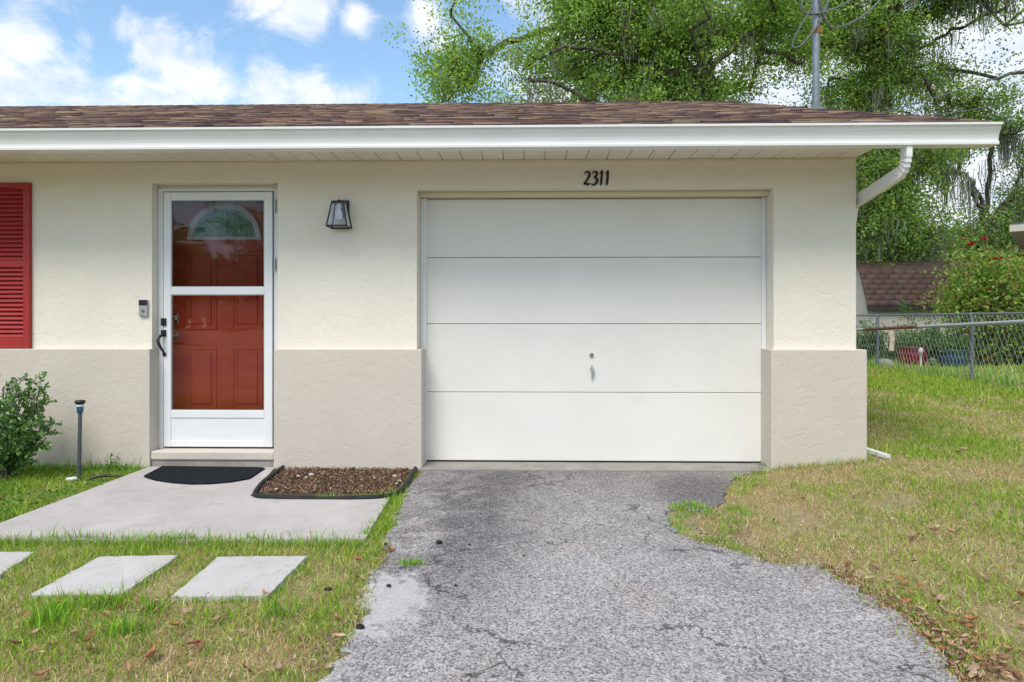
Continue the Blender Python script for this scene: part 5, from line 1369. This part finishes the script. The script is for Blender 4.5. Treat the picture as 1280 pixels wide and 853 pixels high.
# ------------------------------------------------------------------ world
w = bpy.data.worlds.new('World'); scn.world = w; w.use_nodes = True; nt = w.node_tree; N_ = nt.nodes; N_.clear()
def wn(t, **k):
    x = N_.new(t)
    for a, v in k.items(): setattr(x, a, v)
    return x
def wl(a, b): nt.links.new(a, b)
SUN_EL, SUN_AZ = 54, 200     # azimuth: direction to the sun measured clockwise from +Y
sky = wn('ShaderNodeTexSky', sky_type='NISHITA'); sky.sun_disc = False; sky.sun_elevation = R(SUN_EL); sky.sun_rotation = R(SUN_AZ); sky.air_density = 1.0; sky.dust_density = .6; sky.ozone_density = 2.2
tc = wn('ShaderNodeTexCoord'); V_ = tc.outputs['Generated']
def wm(op, a, b=0.0, clamp=False):
    x = wn('ShaderNodeMath', operation=op); x.use_clamp = clamp
    for i, v in ((0, a), (1, b)):
        if isinstance(v, bpy.types.NodeSocket): wl(v, x.inputs[i])
        else: x.inputs[i].default_value = v
    return x.outputs[0]
def wnoise(sc, det, rough, dist=0, off=(0,0,0), scl=(1,1,1)):
    mp = wn('ShaderNodeMapping'); wl(V_, mp.inputs[0]); mp.inputs['Location'].default_value = off; mp.inputs['Scale'].default_value = scl
    x = wn('ShaderNodeTexNoise'); wl(mp.outputs[0], x.inputs['Vector']); x.inputs['Scale'].default_value = sc; x.inputs['Detail'].default_value = det; x.inputs['Roughness'].default_value = rough; x.inputs['Distortion'].default_value = dist; return x.outputs['Fac']
def wmr(f, a, b, c=0., d=1., sm=False):
    x = wn('ShaderNodeMapRange'); wl(f, x.inputs[0]); x.interpolation_type = 'SMOOTHSTEP' if sm else 'LINEAR'
    for i, v in zip((1,2,3,4), (a,b,c,d)): x.inputs[i].default_value = v
    return x.outputs[0]
blobs = [(15,45,55,1),(45,110,60,.75),(-60,60,90,1),(105,55,26,.6),(100,75,26,.5),(160,30,34,.75),(200,60,42,1),(235,85,50,1),(260,105,50,.9),(150,115,50,.6),(330,120,50,.7),(400,112,45,.9),(440,122,38,.8),
         (330,0,50,.9),(390,5,55,1),(440,25,32,1),(535,18,30,.9),(560,45,28,.7),(300,-60,80,.8),(520,-80,60,.5),(640,80,70,.7),(760,60,140,1.2),(1000,100,260,1.3),(1250,180,260,1.3),(90,122,60,.7),(220,125,60,.75)]
acc = None
for (x, y, rp, wt) in blobs:
    d = Vector(ray(x, y)).normalized()
    dn = wn('ShaderNodeVectorMath', operation='DISTANCE'); wl(V_, dn.inputs[0]); dn.inputs[1].default_value = d
    s = wmr(dn.outputs['Value'], 0, rp/FP*1.25, wt, 0, True); acc = s if acc is None else wm('MAXIMUM', acc, s)
fb1 = wnoise(11, 9, .62, .35, (3.1, .2, 1.7), (1,1,1.5)); fb2 = wnoise(2.0, 6, .55, 0, (.7, 5, 2))
# behind and overhead: broken cloud from noise only
sepd = wn('ShaderNodeSeparateXYZ'); wl(V_, sepd.inputs[0])
back = wmr(fb2, .40, .58, 0, .9, True); up_ = wmr(sepd.outputs[2], .42, .60, 0, 1, True); bk = wmr(sepd.outputs[1], .35, .1, 0, 1, True)
acc = wm('MAXIMUM', acc, wm('MULTIPLY', back, wm('MAXIMUM', up_, bk)))
dens = wm('ADD', acc, wm('MULTIPLY', wm('SUBTRACT', fb1, .5), 3.0))
mask = wmr(dens, .08, 1.05, 0, 1, True)
mask = wm('MAXIMUM', mask, wmr(sepd.outputs[2], .30, .0, 0, .30))
ccr = wn('ShaderNodeValToRGB'); e = ccr.color_ramp.elements; e[0].position = .35; e[0].color = (4.6, 5.3, 6.3, 1); e[1].position = .62; e[1].color = (6.8, 6.95, 7.3, 1)
cn = wnoise(14, 6, .55, .2, (1, 2, 3.06), (1,1,1.4)); wl(cn, ccr.inputs[0])
skm = wn('ShaderNodeMix', data_type='RGBA', blend_type='MULTIPLY'); skm.inputs[0].default_value = 1; wl(sky.outputs[0], skm.inputs[6]); skm.inputs[7].default_value = (1.55, 1.62, 1.52, 1)
mx_ = wn('ShaderNodeMix', data_type='RGBA'); wl(mask, mx_.inputs[0]); wl(skm.outputs[2], mx_.inputs[6]); wl(ccr.outputs[0], mx_.inputs[7])
bg = wn('ShaderNodeBackground'); bg.inputs['Strength'].default_value = .10; wl(mx_.outputs[2], bg.inputs['Color'])
ow = wn('ShaderNodeOutputWorld'); wl(bg.outputs[0], ow.inputs['Surface'])
# sun
sl = bpy.data.lights.new('sun', 'SUN'); sl.energy = 1.9; sl.angle = R(25); sl.color = (1, .93, .82)
so_ = bpy.data.objects.new('sun', sl); COL.objects.link(so_)
dv = Vector((math.sin(R(SUN_AZ))*math.cos(R(SUN_EL)), math.cos(R(SUN_AZ))*math.cos(R(SUN_EL)), math.sin(R(SUN_EL))))
so_.rotation_euler = dv.to_track_quat('Z', 'Y').to_euler(); so_.location = dv*30

# ------------------------------------------------------------------ camera
cam = bpy.data.cameras.new('camera'); cam.lens = 24; cam.sensor_width = 36; cam.shift_y = -26.5/1280; cam.clip_end = 2000; cam.clip_start = .05
co = bpy.data.objects.new('camera', cam); COL.objects.link(co); co.location = (0, -D, EYE); co.rotation_euler = (R(90), 0, YAW)
scn.camera = co
scn.view_settings.view_transform = 'Standard'; scn.view_settings.look = 'None'; scn.view_settings.exposure = .67; scn.view_settings.gamma = 1
scn.cycles.transparent_max_bounces = 10; scn.cycles.max_bounces = 5; scn.cycles.diffuse_bounces = 3
